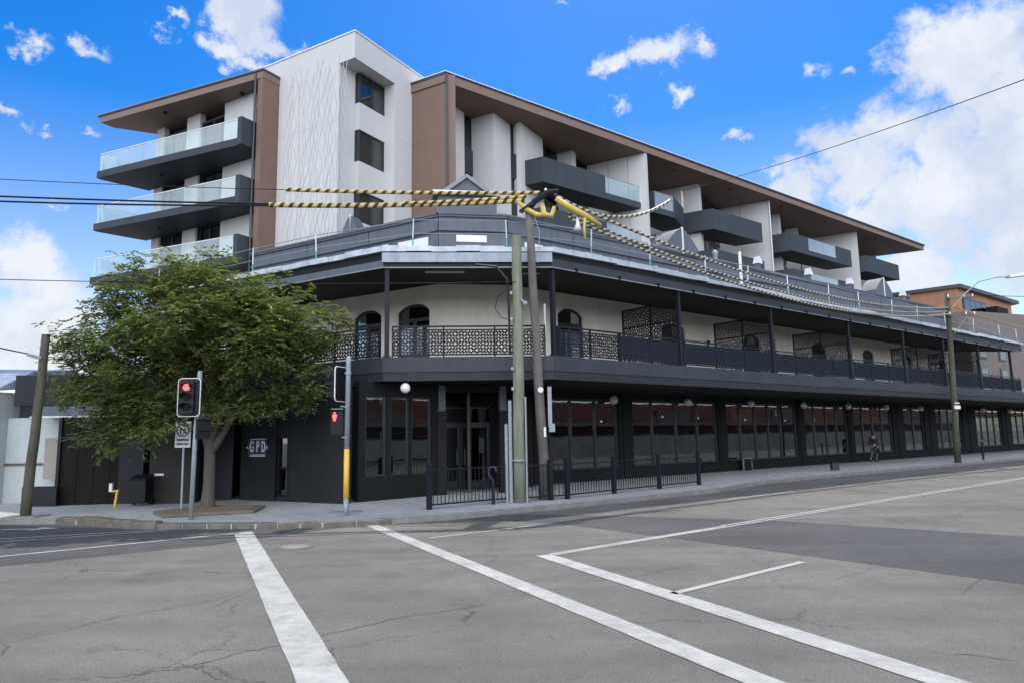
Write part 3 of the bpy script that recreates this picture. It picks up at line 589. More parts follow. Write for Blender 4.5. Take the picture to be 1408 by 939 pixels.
def arched_door(F, a0, a1, z0, z1, rise, b, sgn):
    # b: plane of the wall face, sgn: direction into the wall
    cx = (a0+a1)/2; hw = (a1-a0)/2; f = lambda x: z1-rise*abs((x-cx)/hw)**2.6
    pts_o = [(a0+2*hw*i/12, f(a0+2*hw*i/12)) for i in range(13)]
    fr = MB(); b0, b1 = b+sgn*.10, b+sgn*.18
    for i in range(12):
        (x0, y0), (x1, y1) = pts_o[i], pts_o[i+1]; fr.ext(F, [(x0, y0-.1), (x1, y1-.1), (x1, y1), (x0, y0)], b0, b1)
    fr.box(F, a0, a0+.09, b0, b1, z0, f(a0)+.02).box(F, a1-.09, a1, b0, b1, z0, f(a1)+.02).box(F, cx-.06, cx+.06, b0, b1, z0, 6.7).box(F, a0+.09, a1-.09, b0, b1, 6.6, 6.72)
    fr.box(F, a0+.09, cx-.06, b0, b1, z0, 5.3).box(F, cx+.06, a1-.09, b0, b1, z0, 5.3)
    d = fr.build('french_door', 'frame', pub)
    g_ = MB(); 
    for i in range(12):
        (x0, y0), (x1, y1) = pts_o[i], pts_o[i+1]; g_.ext(F, [(x0, 5.3), (x1, 5.3), (x1, y1-.08), (x0, y0-.08)], b+sgn*.14, b+sgn*.145)
    g_.build('pane', 'glassd', d)
    MB().box(F, a0-.1, a1+.1, b+sgn*.9, b+sgn*1.0, z0, z1+.3).build('interior', 'room', d)
    if random.random() < .75: MB().box(F, cx-hw*.55, cx-hw*.15, b+sgn*.3, b+sgn*.32, 5.3, 6.5).box(F, cx+hw*.2, cx+hw*.5, b+sgn*.3, b+sgn*.32, 5.6, 6.4).build('curtain', 'blind', d)
for o_ in ops_R: arched_door(FR, *o_[:2], o_[2], o_[3], .30, VW, -1)
for o_ in ops_L: arched_door(FL, *o_[:2], o_[2], o_[3], .30, 22.0, 1)
# wall lamps and cameras on the upper wall
for (F, a, b, z) in ((FR, 29.9, VW+.1, 6.55), (FL, 21.7, 21.9, 6.7), (FL, 23.9, 21.9, 6.9)):
    MB().sphere(P(F, a, b, z), .10, 10, 8).tube([P(F, a, b, z), P(F, a, b-.02, z-.18)], .05, 8).build('wall_lamp', 'white_m' if F is FL else 'black', pub)
# --- balustrades: cut metal panels of short diagonal bars in frames
def lattice(F, a0, a1, b, z0, z1, cell=.105, wd=.040, th=.012, rnd=random):
    mb = MB(); nx = max(1, round((a1-a0)/cell)); nz_ = max(1, round((z1-z0)/cell)); cx = (a1-a0)/nx; cz = (z1-z0)/nz_; h = wd*.5
    for i in range(nx):
        for j in range(nz_):
            x = a0+i*cx; z = z0+j*cz; s_ = ((i//3+j//3) % 2 == 0) ^ (rnd.random() < .22)
            e = .012
            if s_: pts = [(x-e, z-e+h), (x-e+h, z-e), (x+cx+e, z+cz+e-h), (x+cx+e-h, z+cz+e)]
            else: pts = [(x+cx+e-h, z-e), (x+cx+e, z-e+h), (x-e+h, z+cz+e), (x-e, z+cz+e-h)]
            mb.ext(F, pts, b, b+th)
    return mb
def balustrade(F, a0, a1, b, cell=.105, wd=.042):
    f = MB().box(F, a0, a1, b-.03, b+.03, 5.36, 5.40).box(F, a0, a1, b-.02, b+.03, 4.56, 4.61).box(F, a0, a1, b-.03, b+.03, 5.47, 5.52)
    n = max(1, round((a1-a0)/1.9))
    for i in range(n+1):
        x = a0+(a1-a0)*i/n; x = min(max(x, a0+.025), a1-.025); f.box(F, x-.025, x+.025, b-.032, b+.032, 4.50, 5.46)
    o = f.build('balustrade', 'post', pub)
    lattice(F, a0+.03, a1-.03, b-.006, 4.62, 5.35, cell, wd).build('cut_metal_panel', 'post', o)
posts = [uB+.12, 21.6, 28.0, 35.0, 41.2, 46.7, 52.35, 58.4]
vb = VE-.08
for i, u in enumerate(posts):
    MB().box(FR, u-.07, u+.07, vb-.07, vb+.07, 4.505, 7.50).box(FR, u-.1, u+.1, vb-.1, vb+.1, 4.503, 4.56).box(FR, u+.16, u+.22, vb-.04, vb+.03, 4.505, 6.0 if i else 5.5).build('balcony_post', 'post', pub)
def solid_balustrade(F, a0, a1, b):
    f = MB().box(F, a0, a1, b-.03, b+.03, 5.36, 5.40).box(F, a0, a1, b-.02, b+.03, 4.56, 4.61).box(F, a0, a1, b-.03, b+.03, 5.47, 5.52)
    n = max(1, round((a1-a0)/1.9))
    for i in range(n+1):
        x = min(max(a0+(a1-a0)*i/n, a0+.025), a1-.025); f.box(F, x-.025, x+.025, b-.032, b+.032, 4.50, 5.46)
    o = f.build('balustrade', 'post', pub); q = MB().box(F, a0+.03, a1-.03, b-.006, b+.004, 4.62, 5.35)
    k = int((a1-a0)/.09)
    for i in range(k): x = a0+.05+i*.09; q.box(F, x, x+.035, b+.0045, b+.016, 4.62, 5.35)
    q.build('ribbed_panel', mat('blue_black_panel', (.010,.013,.020), .6, .15, 2, spec=.2) if 'blue_black_panel' not in bpy.data.materials else bpy.data.materials['blue_black_panel'], o)
balustrade(FR, posts[0]+.24, 18.2, vb, .10, .085); solid_balustrade(FR, 18.25, posts[1]-.09, vb)
for a, b_ in zip(posts[1:], posts[2:]): solid_balustrade(FR, a+.24, b_-.09, vb)
solid_balustrade(FR, posts[-1]+.3, posts[-1]+1.7, vb)
Fch, oach, obch, lch = frame(xy(A), xy(B))
balustrade(Fch, oach+.25, oach+lch-.22, obch+.09, .10, .088)
MB().box(Fch, oach+.02, oach+.16, obch+.03, obch+.17, 4.505, 7.5).box(Fch, oach-.02, oach+.20, obch-.01, obch+.21, 4.503, 4.56).build('balcony_post', 'post', pub)
MB().box(Fch, oach+lch-.2, oach+lch-.14, obch+.5, obch+.56, 5.0, 6.3).build('door_frame_strip', 'blind', pub)
balustrade(FL, sA+.2, 27.1, TEg+.08, .12, .095)
MB().box(FL, 20.8, 20.94, TEg+.02, TEg+.16, 4.505, 7.5).build('balcony_post', 'post', pub); MB().box(FL, 27, 27.14, TEg+.02, TEg+.16, 4.505, 7.5).build('balcony_post', 'post', pub)
# privacy screens between balconies, set across the balcony
for u in (21.8, 28.2, 35.2, 46.9, 52.55):
    Fs = (nR, uR)
    fr = MB(); v0, v1 = -20.1, vb-.1
    for v in (v0, (v0+v1)/2, v1-.05): fr.box(Fs, v, v+.05, u-.03, u+.03, 4.5, 7.1)
    fr.box(Fs, v0, v1, u-.031, u+.031, 5.45, 5.5).box(Fs, v0, v1, u-.031, u+.031, 6.32, 6.37).box(Fs, v0, v1, u-.031, u+.031, 7.06, 7.12)
    o = fr.build('privacy_screen', 'post', pub)
    lattice(Fs, v0+.05, v1-.05, u-.006, 4.55, 7.06, .115, .080).build('cut_metal_panel', 'post', o)
# solid white divider ends beyond
# --- awning over the balcony
def rim(line0, line1, z0, z1, th, name, mt):
    mb = MB(); n = len(line0)
    for i in range(n-1):
        a, b, c, d = line0[i], line0[i+1], line1[i+1], line1[i]
        mb.add([(*a, z0), (*b, z0), (*c, z1), (*d, z1), (*a, z0+th), (*b, z0+th), (*c, z1+th), (*d, z1+th)], [(0, 3, 2, 1), (4, 5, 6, 7), (0, 1, 5, 4), (1, 2, 6, 5), (2, 3, 7, 6), (3, 0, 4, 7)])
    return mb.build(name, mt, pub)
RA = 60.6
def edge(d, L1=27.3, R1=RA):
    o_ = offs(d); return [xy(P(FL, L1, TEg-d)), o_[1], o_[2], xy(P(FR, R1, VE+d))]
inner = [xy(P(FL, 27.3, 22)), xy(LW1), xy(P(FR, 17.0, VW)), xy(P(FR, RA, VW))]
rim(edge(.0), inner, 7.44, 7.98, .05, 'awning_soffit', 'char2')
rim(edge(.12), inner, 8.02, 9.0, .03, 'awning_roof', 'metalw')
eb = edge(.08)
ribbon(eb[2:], .10, 7.42, 7.72).build('awning_beam', 'slabp', pub); ribbon(eb[:2], .10, 7.42, 7.66).build('awning_beam', 'parap', pub)
ribbon(edge(.14)[1:3], .05, 7.58, 7.90).build('awning_fascia', 'metalw', pub)
ribbon(edge(.04), .08, 7.44, 7.99).build('awning_backing', 'black', pub)
cm = MB()
for i, (p, q) in enumerate(zip(edge(.16), edge(.16)[1:])):
    F, oa_, ob_, l_ = frame(p, q); n = int(l_/.76)
    for k in range(n):
        dz = random.uniform(-.02, .02); x = oa_+l_*k/n
        cm.box(F, x+.01, x+l_/n-.01+.03, ob_-random.uniform(0, .06), ob_+.5, 7.93+dz, 8.08+dz+random.uniform(0, .05))
cm.build('roof_sheet_edge', 'sheet', pub)
pp = MB(); ln = [(*p, 7.40) for p in edge(.13)]
pp.tube(ln, .022, 6); pp.build('conduit', 'galv', pub)
for u in [uB+1+i*2.1 for i in range(21)]: MB().box(FR, u, u+.05, VE+.02, VE+.2, 7.34, 7.5).build('bracket', 'post', pub)
# torn flashing lying on the awning edge
fl = MB()
for i in range(9):
    u = 18.2+i*.42; fl.prism(FR, [(u, VE+.05), (u+.5, VE+.0), (u+.46, VE-.35), (u+.05, VE-.3)], [8.07, 8.1, 8.16, 8.12], [8.12+random.uniform(0, .07), 8.16+random.uniform(0, .07), 8.24, 8.2])
fl.build('loose_flashing', mat('pale_sarking', (.68,.64,.55), .7, .2, 5, .5, 14), pub)
# awning ceiling lights under chamfer
MB().box(Fch, oach+1.3, oach+2.6, obch+.4, obch+.5, 7.36, 7.41).box(Fch, oach+4.2, oach+5.2, obch+1.0, obch+1.1, 7.46, 7.50).build('ceiling_batten', 'galv', pub)

# --- parapet
def pz(u): return 10.88+.012*(u-17)
def prun(F, a0, a1, b, sgn, zf, name='parapet', mt='parap'):
    """parapet with cap and string moulding; face plane b, sgn towards street"""
    mb = MB(); n = max(1, int((a1-a0)/3.4))
    for i in range(n):
        x0 = a0+(a1-a0)*i/n; x1 = a0+(a1-a0)*(i+1)/n; z_0, z_1 = zf(x0), zf(x1); g_ = .02
        def slab(d0, d1, h0, h1, gg=0.0): mb.ext(F, [(x0+gg, z_0+h0), (x1-gg, z_1+h0), (x1-gg, z_1+h1), (x0+gg, z_0+h1)], b-sgn*.3, b+sgn*d1)
        slab(0, 0, 8.4-z_0, -.75, g_); slab(0, .12, -.75, -.66); slab(0, .03, -.66, -.16, g_); slab(0, .12, -.16, -.08); slab(0, .17, -.08, 0)
    return mb.build(name, mt, pub)
prun(FR, 17.0, 61, VW, 1, pz); prun(FL, 16.25, 27.3, 22.0, -1, lambda s: 10.88)
prun(Fc, oac+.0, oac+lc, obc, -1, lambda s: 10.9)
def panels(F, lst, b, sgn, z0, z1):
    for a0, a1 in lst: MB().ext(F, [(a0, z0), (a1, z0), (a1, z1), (a0, z1)], b+sgn*.002, b+sgn*.03).build('parapet_panel', 'white_m', pub)
panels(FL, [(16.75, 18.3), (19.75, 21.25), (22.4, 23.9), (25.2, 26.9)], 22.0, -1, 9.55, 9.98); panels(FL, [(18.85, 19.15)], 22.0, -1, 9.5, 10.0)
panels(Fc, [(oac+.72, oac+1.95)], obc, -1, 9.72, 10.0)
panels(FR, [(17.9, 18.9), (21.5, 23.4)], VW, 1, 9.5, 9.9)
# raised centre block with pediment on the chamfer
cb = MB().box(Fc, oac-.1, oac+lc-.42, obc-.06, obc+.8, 10.905, 11.42).box(Fc, oac-.02, oac+lc-.5, obc-.02, obc+.8, 11.42, 11.62)
cb.box(Fc, oac-.22, oac+lc-.34, obc-.2, obc+.85, 11.62, 11.80)
cb.ext(Fc, [(oac+.25, 11.80), (oac+lc-.75, 11.80), (oac+lc/2-.25, 12.42)], obc-.1, obc+.8); cb.build('pediment_block', 'parap', pub)
MB().ext(Fc, [(oac+.15, 11.80), (oac+.42, 11.80), (oac+lc/2-.25, 12.36), (oac+lc-.9, 11.80), (oac+lc-.62, 11.80), (oac+lc/2-.25, 12.52)], obc-.22, obc-.101).build('pediment_moulding', mat('pediment_moulding_paint', (.17,.18,.195), .6, .08, 2), pub)
MB().box(Fc, oac-.23, oac+lc-.33, obc-.24, obc-.201, 11.64, 11.79).build('cornice_stripe', 'white_m', pub)
# gable ornaments, urns and stubs on the parapet
def ogive(F, a, wd, h, z, b0, b1, mt='parap'):
    pts = [(a-wd/2, z)]
    for i in range(7): t = i/6; pts.append((a-wd/2*(1-t)**.75, z+h*(.28+.72*t)))
    for i in range(6, -1, -1): t = i/6; pts.append((a+wd/2*(1-t)**.75, z+h*(.28+.72*t)-.0005))
    pts.append((a+wd/2, z)); cl_ = []
    for p in pts:
        if not cl_ or (abs(p[0]-cl_[-1][0])+abs(p[1]-cl_[-1][1])) > 1e-4: cl_.append(p)
    o = MB().ext(F, cl_, b0, b1).build('gable_ornament', mt, pub)
    MB().box(F, a-.05, a+.05, b0-.03 if b0 > b1 else b0, b0+.03, z, z+h+.03).build('ridge_strip', 'white_m', o)
for u, h in ((28.1, 1.35), (50.3, 1.35)): ogive(FR, u, 2.5, h, pz(u)-.1, VW+.2, VW-.9)
ogive(FL, 20.9, .8, .75, 10.85, 21.85, 22.35)
for (F, a, b, z, mt) in ((FR, 26.2, VW-.1, 10.98, 'parap'), (FR, 31.2, VW-.1, 11.05, 'galv'), (FR, 54.9, VW-.1, 11.3, 'parap')):
    MB().sphere(P(F, a, b, z+.42), .17, 12, 8).tube([P(F, a, b, z), P(F, a, b, z+.12), P(F, a, b, z+.3)], [.2, .1, .14], 10).build('urn_finial', mt, pub)
for u in (35.0, 40.5, 45.7, 53.6):
    o = MB().box(FR, u-.16, u+.16, VW-.2, VW+.1, pz(u)-.05, pz(u)+.28).build('parapet_stub', 'parap', pub)
    MB().ext(FR, [(u-.22, pz(u)+.3), (u+.22, pz(u)+.3), (u+.22, pz(u)+.42), (u-.05, pz(u)+.72)], VW-.15, VW+.2).build('floodlight', 'white_m', o)
# --- roof guard rail on the awning
gr = thing('roof_guard_rail', 'thin white temporary guard rail with green clamps along the awning roof edge', 'guard rail', tuple(B+Vector((0, 0, 8.06))))
pts_ = []
for s_ in (27.1, 24.6, 21.3, 18.0): pts_.append(P(FL, s_, TEg+.1, 8.0))
pts_.append(A+Vector((.9, .2, 8.0))); pts_.append(A+Vector((4.0, .45, 8.0)))
for u in (17.0, 20.1, 23.5, 26.5, 29.7, 33.4, 36.5, 40.3, 43.6, 47.6, 52.2, 57.0, 60.4): pts_.append(P(FR, u, VE-.1, 8.0))
for i, p in enumerate(pts_):
    ls = Vector((random.uniform(-.04, .04), random.uniform(-.04, .04), 0))
    o = MB().tube([p+Vector((0, 0, .45)), p+Vector((0, 0, 1.12))+ls], .022, 6).build('rail_post', 'white_m', gr)
    MB().tube([p, p+Vector((0, 0, .48))], .028, 6).build('clamp', 'green_m', o)
    pts_[i] = p+ls
MB().tube([p+Vector((0, 0, 1.08)) for p in pts_], .016, 5).build('top_rail', 'galv', gr)
MB().tube([p+Vector((0, 0, .62)) for p in pts_], .014, 5).build('mid_rail', 'galv', gr)
vp = MB().tube([P(FR, 23.0+3.3, VE-.3, 7.6), P(FR, 26.3, VE-.3, 9.75)], .07, 8).build('roof_vent_pipe', 'white_m', pub)
MB().tube([P(FR, 26.75, VE-.3, 7.8), P(FR, 26.75, VE-.3, 8.8)], .03, 8).build('roof_vent_pipe', 'galv', pub)

# ------------------------------------------------------------------ APARTMENT BLOCK
apt = thing('apartment_block', 'modern white and brown apartment block with cantilevered balconies rising behind the pub parapet', 'building', tuple(P(FL, 22.2, 23.4, 0)))
S0, T0 = 22.2, 23.37; ZB = 8.8
# tower
tw = MB()
tw.prism(FL, [(23.18, T0), (28.6, T0), (28.6, 36), (S0, 36), (S0, 26.33), (23.18, 26.33)], ZB, 20.1)
tw.build('tower_wall', 'white', apt)
MB().prism(FL, [(S0, T0), (28.6, T0), (28.6, 36), (S0, 36)], 20.1, 21.45).build('tower_head', 'white', apt)
MB().prism(FL, [(S0-.05, T0-.05), (28.65, T0-.05), (28.65, 36.05), (S0-.05, 36.05)], 21.452, 21.52).build('parapet_cap', 'white_m', apt)
bz = [(18.45, 20.02), (15.42, 17.05), (12.35, 13.95)]
zc = [ZB]
for z0, z1 in reversed(bz):
    MB().box(FL, 22.86, 23.178, 24.45, 26.328, zc[-1], z0).build('window_bay', 'white', apt); zc.append(z1)
for z0, z1 in bz:
    f = MB().box(FL, 22.88, 22.96, 24.47, 24.55, z0, z1).box(FL, 22.88, 22.96, 25.33, 25.41, z0+.07, z1-.07).box(FL, 22.88, 22.96, 26.24, 26.32, z0, z1)
    f.box(FL, 22.87, 22.97, 24.55, 26.24, z0, z0+.07).box(FL, 22.87, 22.97, 24.55, 26.24, z1-.07, z1).box(FL, 22.96, 23.17, 24.46, 24.54, z0, z0+.07).box(FL, 22.96, 23.17, 24.46, 24.54, z1-.07, z1)
    f.box(FL, 23.10, 23.176, 24.47, 24.55, z0+.07, z1-.07)
    o = f.build('corner_window', 'frame', apt)
    MB().box(FL, 22.91, 22.92, 24.55, 25.33, z0+.07, z1-.07).build('pane', 'glassd', o); MB().box(FL, 22.91, 22.92, 25.41, 26.24, z0+.07, z1-.07).build('pane', 'glassd', o)
    MB().box(FL, 22.96, 23.10, 24.50, 24.51, z0+.07, z1-.07).build('pane', 'glassd', o)
    MB().box(FL, 23.10, 23.12, 25.45, 26.22, z0+.1, z1-.1).build('blind', 'blind', o)
# wavy relief lines on the tower's left face
rl = MB(); rr = random.Random(3)
for k in range(14):
    sc_ = 22.85 + k*.30; per = (2.1, 2.6, 1.9)[k % 3]; ph = rr.uniform(0, 6.28); am = rr.uniform(.07, .15)
    for sign in ((1, -1) if k % 3 != 2 else (1,)):
        pts = []; z = 10.2; zt = 20.7+.02*k-rr.uniform(0, 1.0)
        while z < zt: pts.append(P(FL, sc_ + sign*am*math.sin(2*math.pi*z/per+ph) + .05*math.sin(z*.9+k), T0-.008, z)); z += .12
        rl.tube(pts, .017, 5)
rl.build('wavy_relief', mat('relief_grey', (.38,.38,.375), .8, .05, 3), apt)
# brown end wall and roof of the right wing
MB().prism(FL, [(S0-.01, 27.72), (19.97, 27.72), (19.62, 28.08), (S0-.01, 28.08)], ZB, 20.6).build('end_wall', 'brown', apt)
fc = P(FL, 19.94, 27.69); 
dp = MB().tube([P(FL, 19.83, 27.62, ZB), P(FL, 19.83, 27.62, 20.55)], .06, 8)
dp.build('downpipe', 'frame', apt)
u0_, u1_, vf = 18.45, 76.65, -28.68
fl_ = P(FR, u0_, vf); frr = P(FR, u1_, vf)
sl_, tl_ = fl_.dot(uL), fl_.dot(uT); sr_, tr2 = frr.dot(uL), frr.dot(uT)
roof_poly = [(sl_, tl_), (sr_, tr2), (sr_+9, tr2), (17, 60), (30, 40), (S0, tl_)]
MB().prism(FL, roof_poly, 20.16, 20.58).build('roof', 'soffit', apt)
rp2 = [(sl_-.0+.02, tl_-.03), (sr_-.12, tr2+.02), (sr_+9, tr2+.05), (17, 60), (30, 40), (S0, tl_-.03)]
MB().prism(FL, rp2, 20.582, 20.70).build('gutter', 'frame', apt)
MB().prism(FL, [(sl_-.06, tl_-.05), (sr_-.2, tr2+.05), (sr_+9, tr2+.08), (17, 60), (30, 40), (S0, tl_-.05)], 20.702, 20.745).build('roof_sheet', 'white_m', apt)  # white colour stands in for the bright reflection along the roof edge
MB().tube([P(FR, u0_+.35, vf-.05, ZB), P(FR, u0_+.35, vf-.05, 20.16)], .05, 8).build('fin_edge', 'brown', apt)
# soffit lights
sfl = MB()
for u in (38, 44.5, 51.5, 58.5, 68): sfl.tube([P(FR, u, -29.6, 20.165), P(FR, u, -29.6, 20.10)], .10, 10)
sfl.build('downlight', 'black', apt)
# sawtooth facade
ZT = 20.158
segs = [  # (kind, points (s,t)): white facet walls
 [(21.1, 28.1), (21.1, 31.05)],
 [(21.25, 31.95), (19.7, 31.95), (19.7, 33.82)],
 [(19.02, 33.8), (19.02, 36.6)],
 [(19.35, 39.15), (18.25, 39.15), (18.25, 39.75)],
]
ww = MB()
def facet(p, q, th=.22):
    F, oa_, ob_, l_ = frame(p, q); return F, oa_, ob_, l_
def solid(pts, z0=ZB, z1=ZT, name='facade_wall', mt='white'): return MB().prism(FL, pts, z0, z1).build(name, mt, apt)
solid([(21.1, 28.1), (21.1, 31.05), (23, 31.05), (23, 28.1)])
solid([(21.3, 31.95), (19.7, 31.95), (19.7, 33.80), (21.3, 33.80)])
solid([(19.02, 33.82), (19.02, 36.6), (20.2, 36.6), (20.2, 34.3), (19.3, 33.82)])
solid([(19.5, 39.15), (18.25, 39.15), (18.25, 39.75), (19.5, 39.75)])
bladeA = [(19.0, 42.1), (14.35, 42.1), (14.35, 42.42), (19.0, 42.42)]
solid(bladeA)
solid([(17.5, 49.7), (13.05, 49.7), (13.05, 50.5), (17.5, 50.5)])
solid([(14.5, 56.6), (9.35, 56.6), (9.35, 56.95), (14.5, 56.95)])
solid([(10.6, 56.97), (10.6, 60.6), (12, 60.6), (12, 56.97)], name='brown_panel', mt='brown')
solid([(12.2, 60.62), (9.3, 60.62), (9.3, 61.6), (12.2, 61.6)])
solid([(10.5, 65.8), (8.6, 65.8), (8.6, 66.4), (10.5, 66.4)])
solid([(10.5, 70.3), (4.1, 70.3), (4.1, 70.65), (10.5, 70.65)])
solid([(5.6, 70.66), (4.75, 70.66), (4.75, 72.5), (5.6, 72.5)])
solid([(9.5, 81.0), (3.1, 81.0), (3.1, 81.3), (9.5, 81.3)])
for (s0_, t0_) in ((17.0, 42.098), (15.6, 42.098), (14.9, 49.698), (11.6, 56.598), (7.0, 70.298)):
    MB().box(FL, s0_-.012, s0_+.012, t0_-.004, t0_, ZB, ZT-.01).build('panel_joint', 'slabp', apt)
for z_ in (11.2, 14.2, 17.2):
    MB().box(FL, 23.2, 28.58, T0-.004, T0-.0005, z_, z_+.014).build('panel_joint', 'relief_j', apt); MB().box(FL, S0-.003, S0-.0005, 26.35, 27.7, z_, z_+.014).build('panel_joint', 'relief_j', apt)
    MB().box(FL, 20.0, 22.18, 27.716, 27.7195, z_, z_+.014).build('panel_joint', 'brown_j', apt)
# dark core behind the windows
MB().prism(FL, [(22.1, 31.0), (21.6, 33.9), (20.6, 34.0), (20.6, 39.2), (19.4, 39.8), (19.4, 42.2), (19.2, 49.7), (15.0, 50.6), (14.7, 56.7), (12.1, 57), (12.1, 61), (11, 61.6), (11, 70.4), (10.6, 71), (10.2, 81.1), (16, 70), (20, 55), (26, 41), (24, 36)], ZB, ZT-.01).build('core', 'room', apt)
def strip_window(p, q, levels, nm=2, back=.5, sp=False):
    """window line p->q in (s,t), for each (z0,z1)"""
    P0, P1 = P(FL, *p), P(FL, *q); F, oa_, ob_, l_ = frame(xy(P0), xy(P1))
    for z0, z1 in levels:
        f = MB(); n = nm
        for i in range(n+1): x = oa_+min(max(l_*i/n, .03), l_-.03); f.box(F, x-.03, x+.03, ob_-.04, ob_+.04, z0, z1)
        f.box(F, oa_, oa_+l_, ob_-.045, ob_+.045, z0, z0+.06).box(F, oa_, oa_+l_, ob_-.045, ob_+.045, z1-.06, z1)
        o = f.build('window', 'frame', apt)
        for i in range(n): MB().box(F, oa_+l_*i/n+.03, oa_+l_*(i+1)/n-.03, ob_-.005, ob_+.005, z0+.06, z1-.06).build('pane', 'glassd', o)
        if random.random() < .6: MB().box(F, oa_+.1, oa_+l_*.55, ob_+.2, ob_+.22, z0+.1, z1-.05).build('blind', 'blind', o)
lv = [(16.9, 20.12), (13.9, 16.55), (10.9, 13.55)]
strip_window((21.25, 31.06), (21.25, 31.94), [(18.2, 20.12), (15.3, 16.7), (12, 13.7)], 1)
strip_window((19.7, 33.98), (19.05, 33.98), [(18.3, 20.12), (15.3, 16.8), (12.2, 13.8)], 1)
for z in (16.72, 13.72):
    MB().box(FL, 21.12, 21.22, 31.06, 31.94, z-.02, z+1.46).build('spandrel', 'frame', apt); MB().box(FL, 19.04, 19.68, 33.85, 33.96, z+.1, z+1.56).build('spandrel', 'frame', apt)
strip_window((19.35, 36.62), (19.35, 39.13), lv, 3); strip_window((18.55, 39.78), (18.55, 42.08), lv, 2)
strip_window((17.3, 42.5), (17.3, 49.6), lv, 5); strip_window((13.35, 50.52), (13.35, 56.5), lv, 4)
strip_window((9.7, 61.65), (9.7, 65.75), lv, 3); strip_window((9.0, 66.45), (9.0, 70.2), lv, 3); strip_window((7.0, 72.6), (7.0, 80.9), lv, 5)
# right wing balconies
VB = -29.15
def xyR(u, v): return P(FR, u, v)
def balc(u0, u1, z, solids, glasses, lend=True, depth=2.6, rend=None):
    """front edge u0..u1 at VB; slab with upstands"""
    b0 = xyR(u0, VB); b1 = xyR(u1, VB)
    poly = [xy(b0), xy(b1)]
    if rend: poly += [xy(xyR(*rend))]
    e1 = Vector((poly[-1][0], poly[-1][1], 0)); poly += [xy(e1+uL*depth*.8+uT*.0), xy(b0+uL*depth)]
    o = MB().prism(FW, poly, z-1.5, z-1.12).build('balcony', 'tealgrey', apt)
    f = MB()
    for k_, (a, b) in enumerate(solids): (f if k_ == 0 else MB()).box(FR, a, b, VB-.14, VB+.012, z-1.504, z) if k_ == 0 else MB().box(FR, a, b, VB-.14, VB+.012, z-1.504, z).build('upstand', 'tealgrey', o)
    def sidewall(p, q):
        F, oa_, ob_, l_ = frame(xy(p), xy(q)); f.box(F, oa_, oa_+l_, ob_-.01, ob_+.13, z-1.503, z-.001)
    sidewall(b0+uL*depth, b0)
    if rend: sidewall(xyR(*rend), b1) if False else None
    f.build('upstand', 'tealgrey', o)
    if rend:
        r0 = xyR(u1, VB); r1 = xyR(*rend); f2 = MB(); F, oa_, ob_, l_ = frame(xy(r0), xy(r1)); f2.box(F, oa_, oa_+l_, ob_, ob_+.13, z-1.502, z-.002); f2.build('upstand', 'tealgrey', o)
    for a, b in glasses:
        n = max(1, round((b-a)/1.15))
        gl_ = MB()
        for i in range(n): gl_.box(FR, a+(b-a)*i/n+.01, a+(b-a)*(i+1)/n-.01, VB-.06, VB-.045, z-1.1, z-.03)
        gl_.build('glass_panel', 'glassb', o); MB().box(FR, a, b, VB-.07, VB-.03, z-.03, z+.0).build('handrail', 'galv', o)
        MB().box(FR, a, b, VB-.1, VB+.011, z-1.504, z-1.1).build('slab_edge', 'tealgrey', o)
ends = (blA := P(FL, 14.35, 42.1).dot(uR), P(FL, 9.35, 56.6).dot(uR), P(FL, 4.1, 70.3).dot(uR))
for z in (17.95, 14.95):
    balc(25.4, 34.55, z, [(25.4, 30.55)], [(30.55, 34.5)], depth=2.2)
    balc(35.15, 37.2, z, [], [(35.15, 37.2)], depth=2.0, rend=(39.7, -30.3))
    balc(41.5, 47.75, z, [(41.5, 47.75)], [])
    balc(51.9, 61.85, z, [(51.9, 54.55), (59.25, 61.85)], [(54.55, 59.25)])
    balc(64.75, 71.4, z, [(64.75, 71.4)], [])
# a white pipe frame on the second balcony
MB().tube([P(FR, 39.3, -30.1, 17.9), P(FR, 39.3, -30.1, 19.1), P(FR, 39.6, -30.25, 19.1), P(FR, 39.6, -30.25, 17.9)], .03, 6).build('service_pipe', 'white_m', apt)
MB().tube([P(FL, 9.30, 56.5, ZB), P(FL, 9.30, 56.5, 20.1)], .05, 6).build('downpipe', 'white_m', apt)
# left wing
MB().prism(FL, [(27.4, 22.3), (27.4, T0-.002), (27.75, T0-.002), (27.75, 22.3)], 9.6, 20.45).build('end_wall', 'brown', apt)
MB().tube([P(FL, 27.85, 22.22, 9.6), P(FL, 27.85, 22.22, 20.4)], .06, 8).build('downpipe', 'frame', apt)
lr = [(27.38, 22.3), (39.25, 20.82), (39.25, 21.6), (37.6, 24.0), (37.5, 30), (27.38, 30)]
MB().prism(FL, lr, [20.1]*6, [20.46]*6).build('roof', 'soffit', apt)
MB().prism(FL, [(27.36, 22.24), (39.45, 20.74), (39.45, 21.5), (37.7, 24.1), (37.5, 30.02), (27.36, 30.02)], 20.462, 20.56).build('gutter', 'frame', apt)
MB().prism(FL, [(27.36, 22.26), (39.43, 20.76), (39.43, 21.5), (37.7, 24.1), (37.5, 30.02), (27.36, 30.02)], 20.562, 20.60).build('roof_sheet', 'metalw', apt)
TWL = 23.1
ops = []
for fl0 in (16.85, 13.85, 10.85, 7.85): ops += [fl0]
def column_wall(s0, s1): MB().box(FL, s0, s1, TWL, TWL+.35, 4.5, 20.098).build('facade_wall', 'white', apt)
column_wall(28.85, 31.35); column_wall(33.45, 34.6); column_wall(36.75, 37.45)
MB().box(FL, 28.0, 37.4, TWL+1.0, 30, 4.5, 20.09).build('core', 'room', apt)
MB().box(FL, 37.2, 37.45, TWL+.352, 30, 4.5, 20.097).build('facade_wall', 'white', apt)
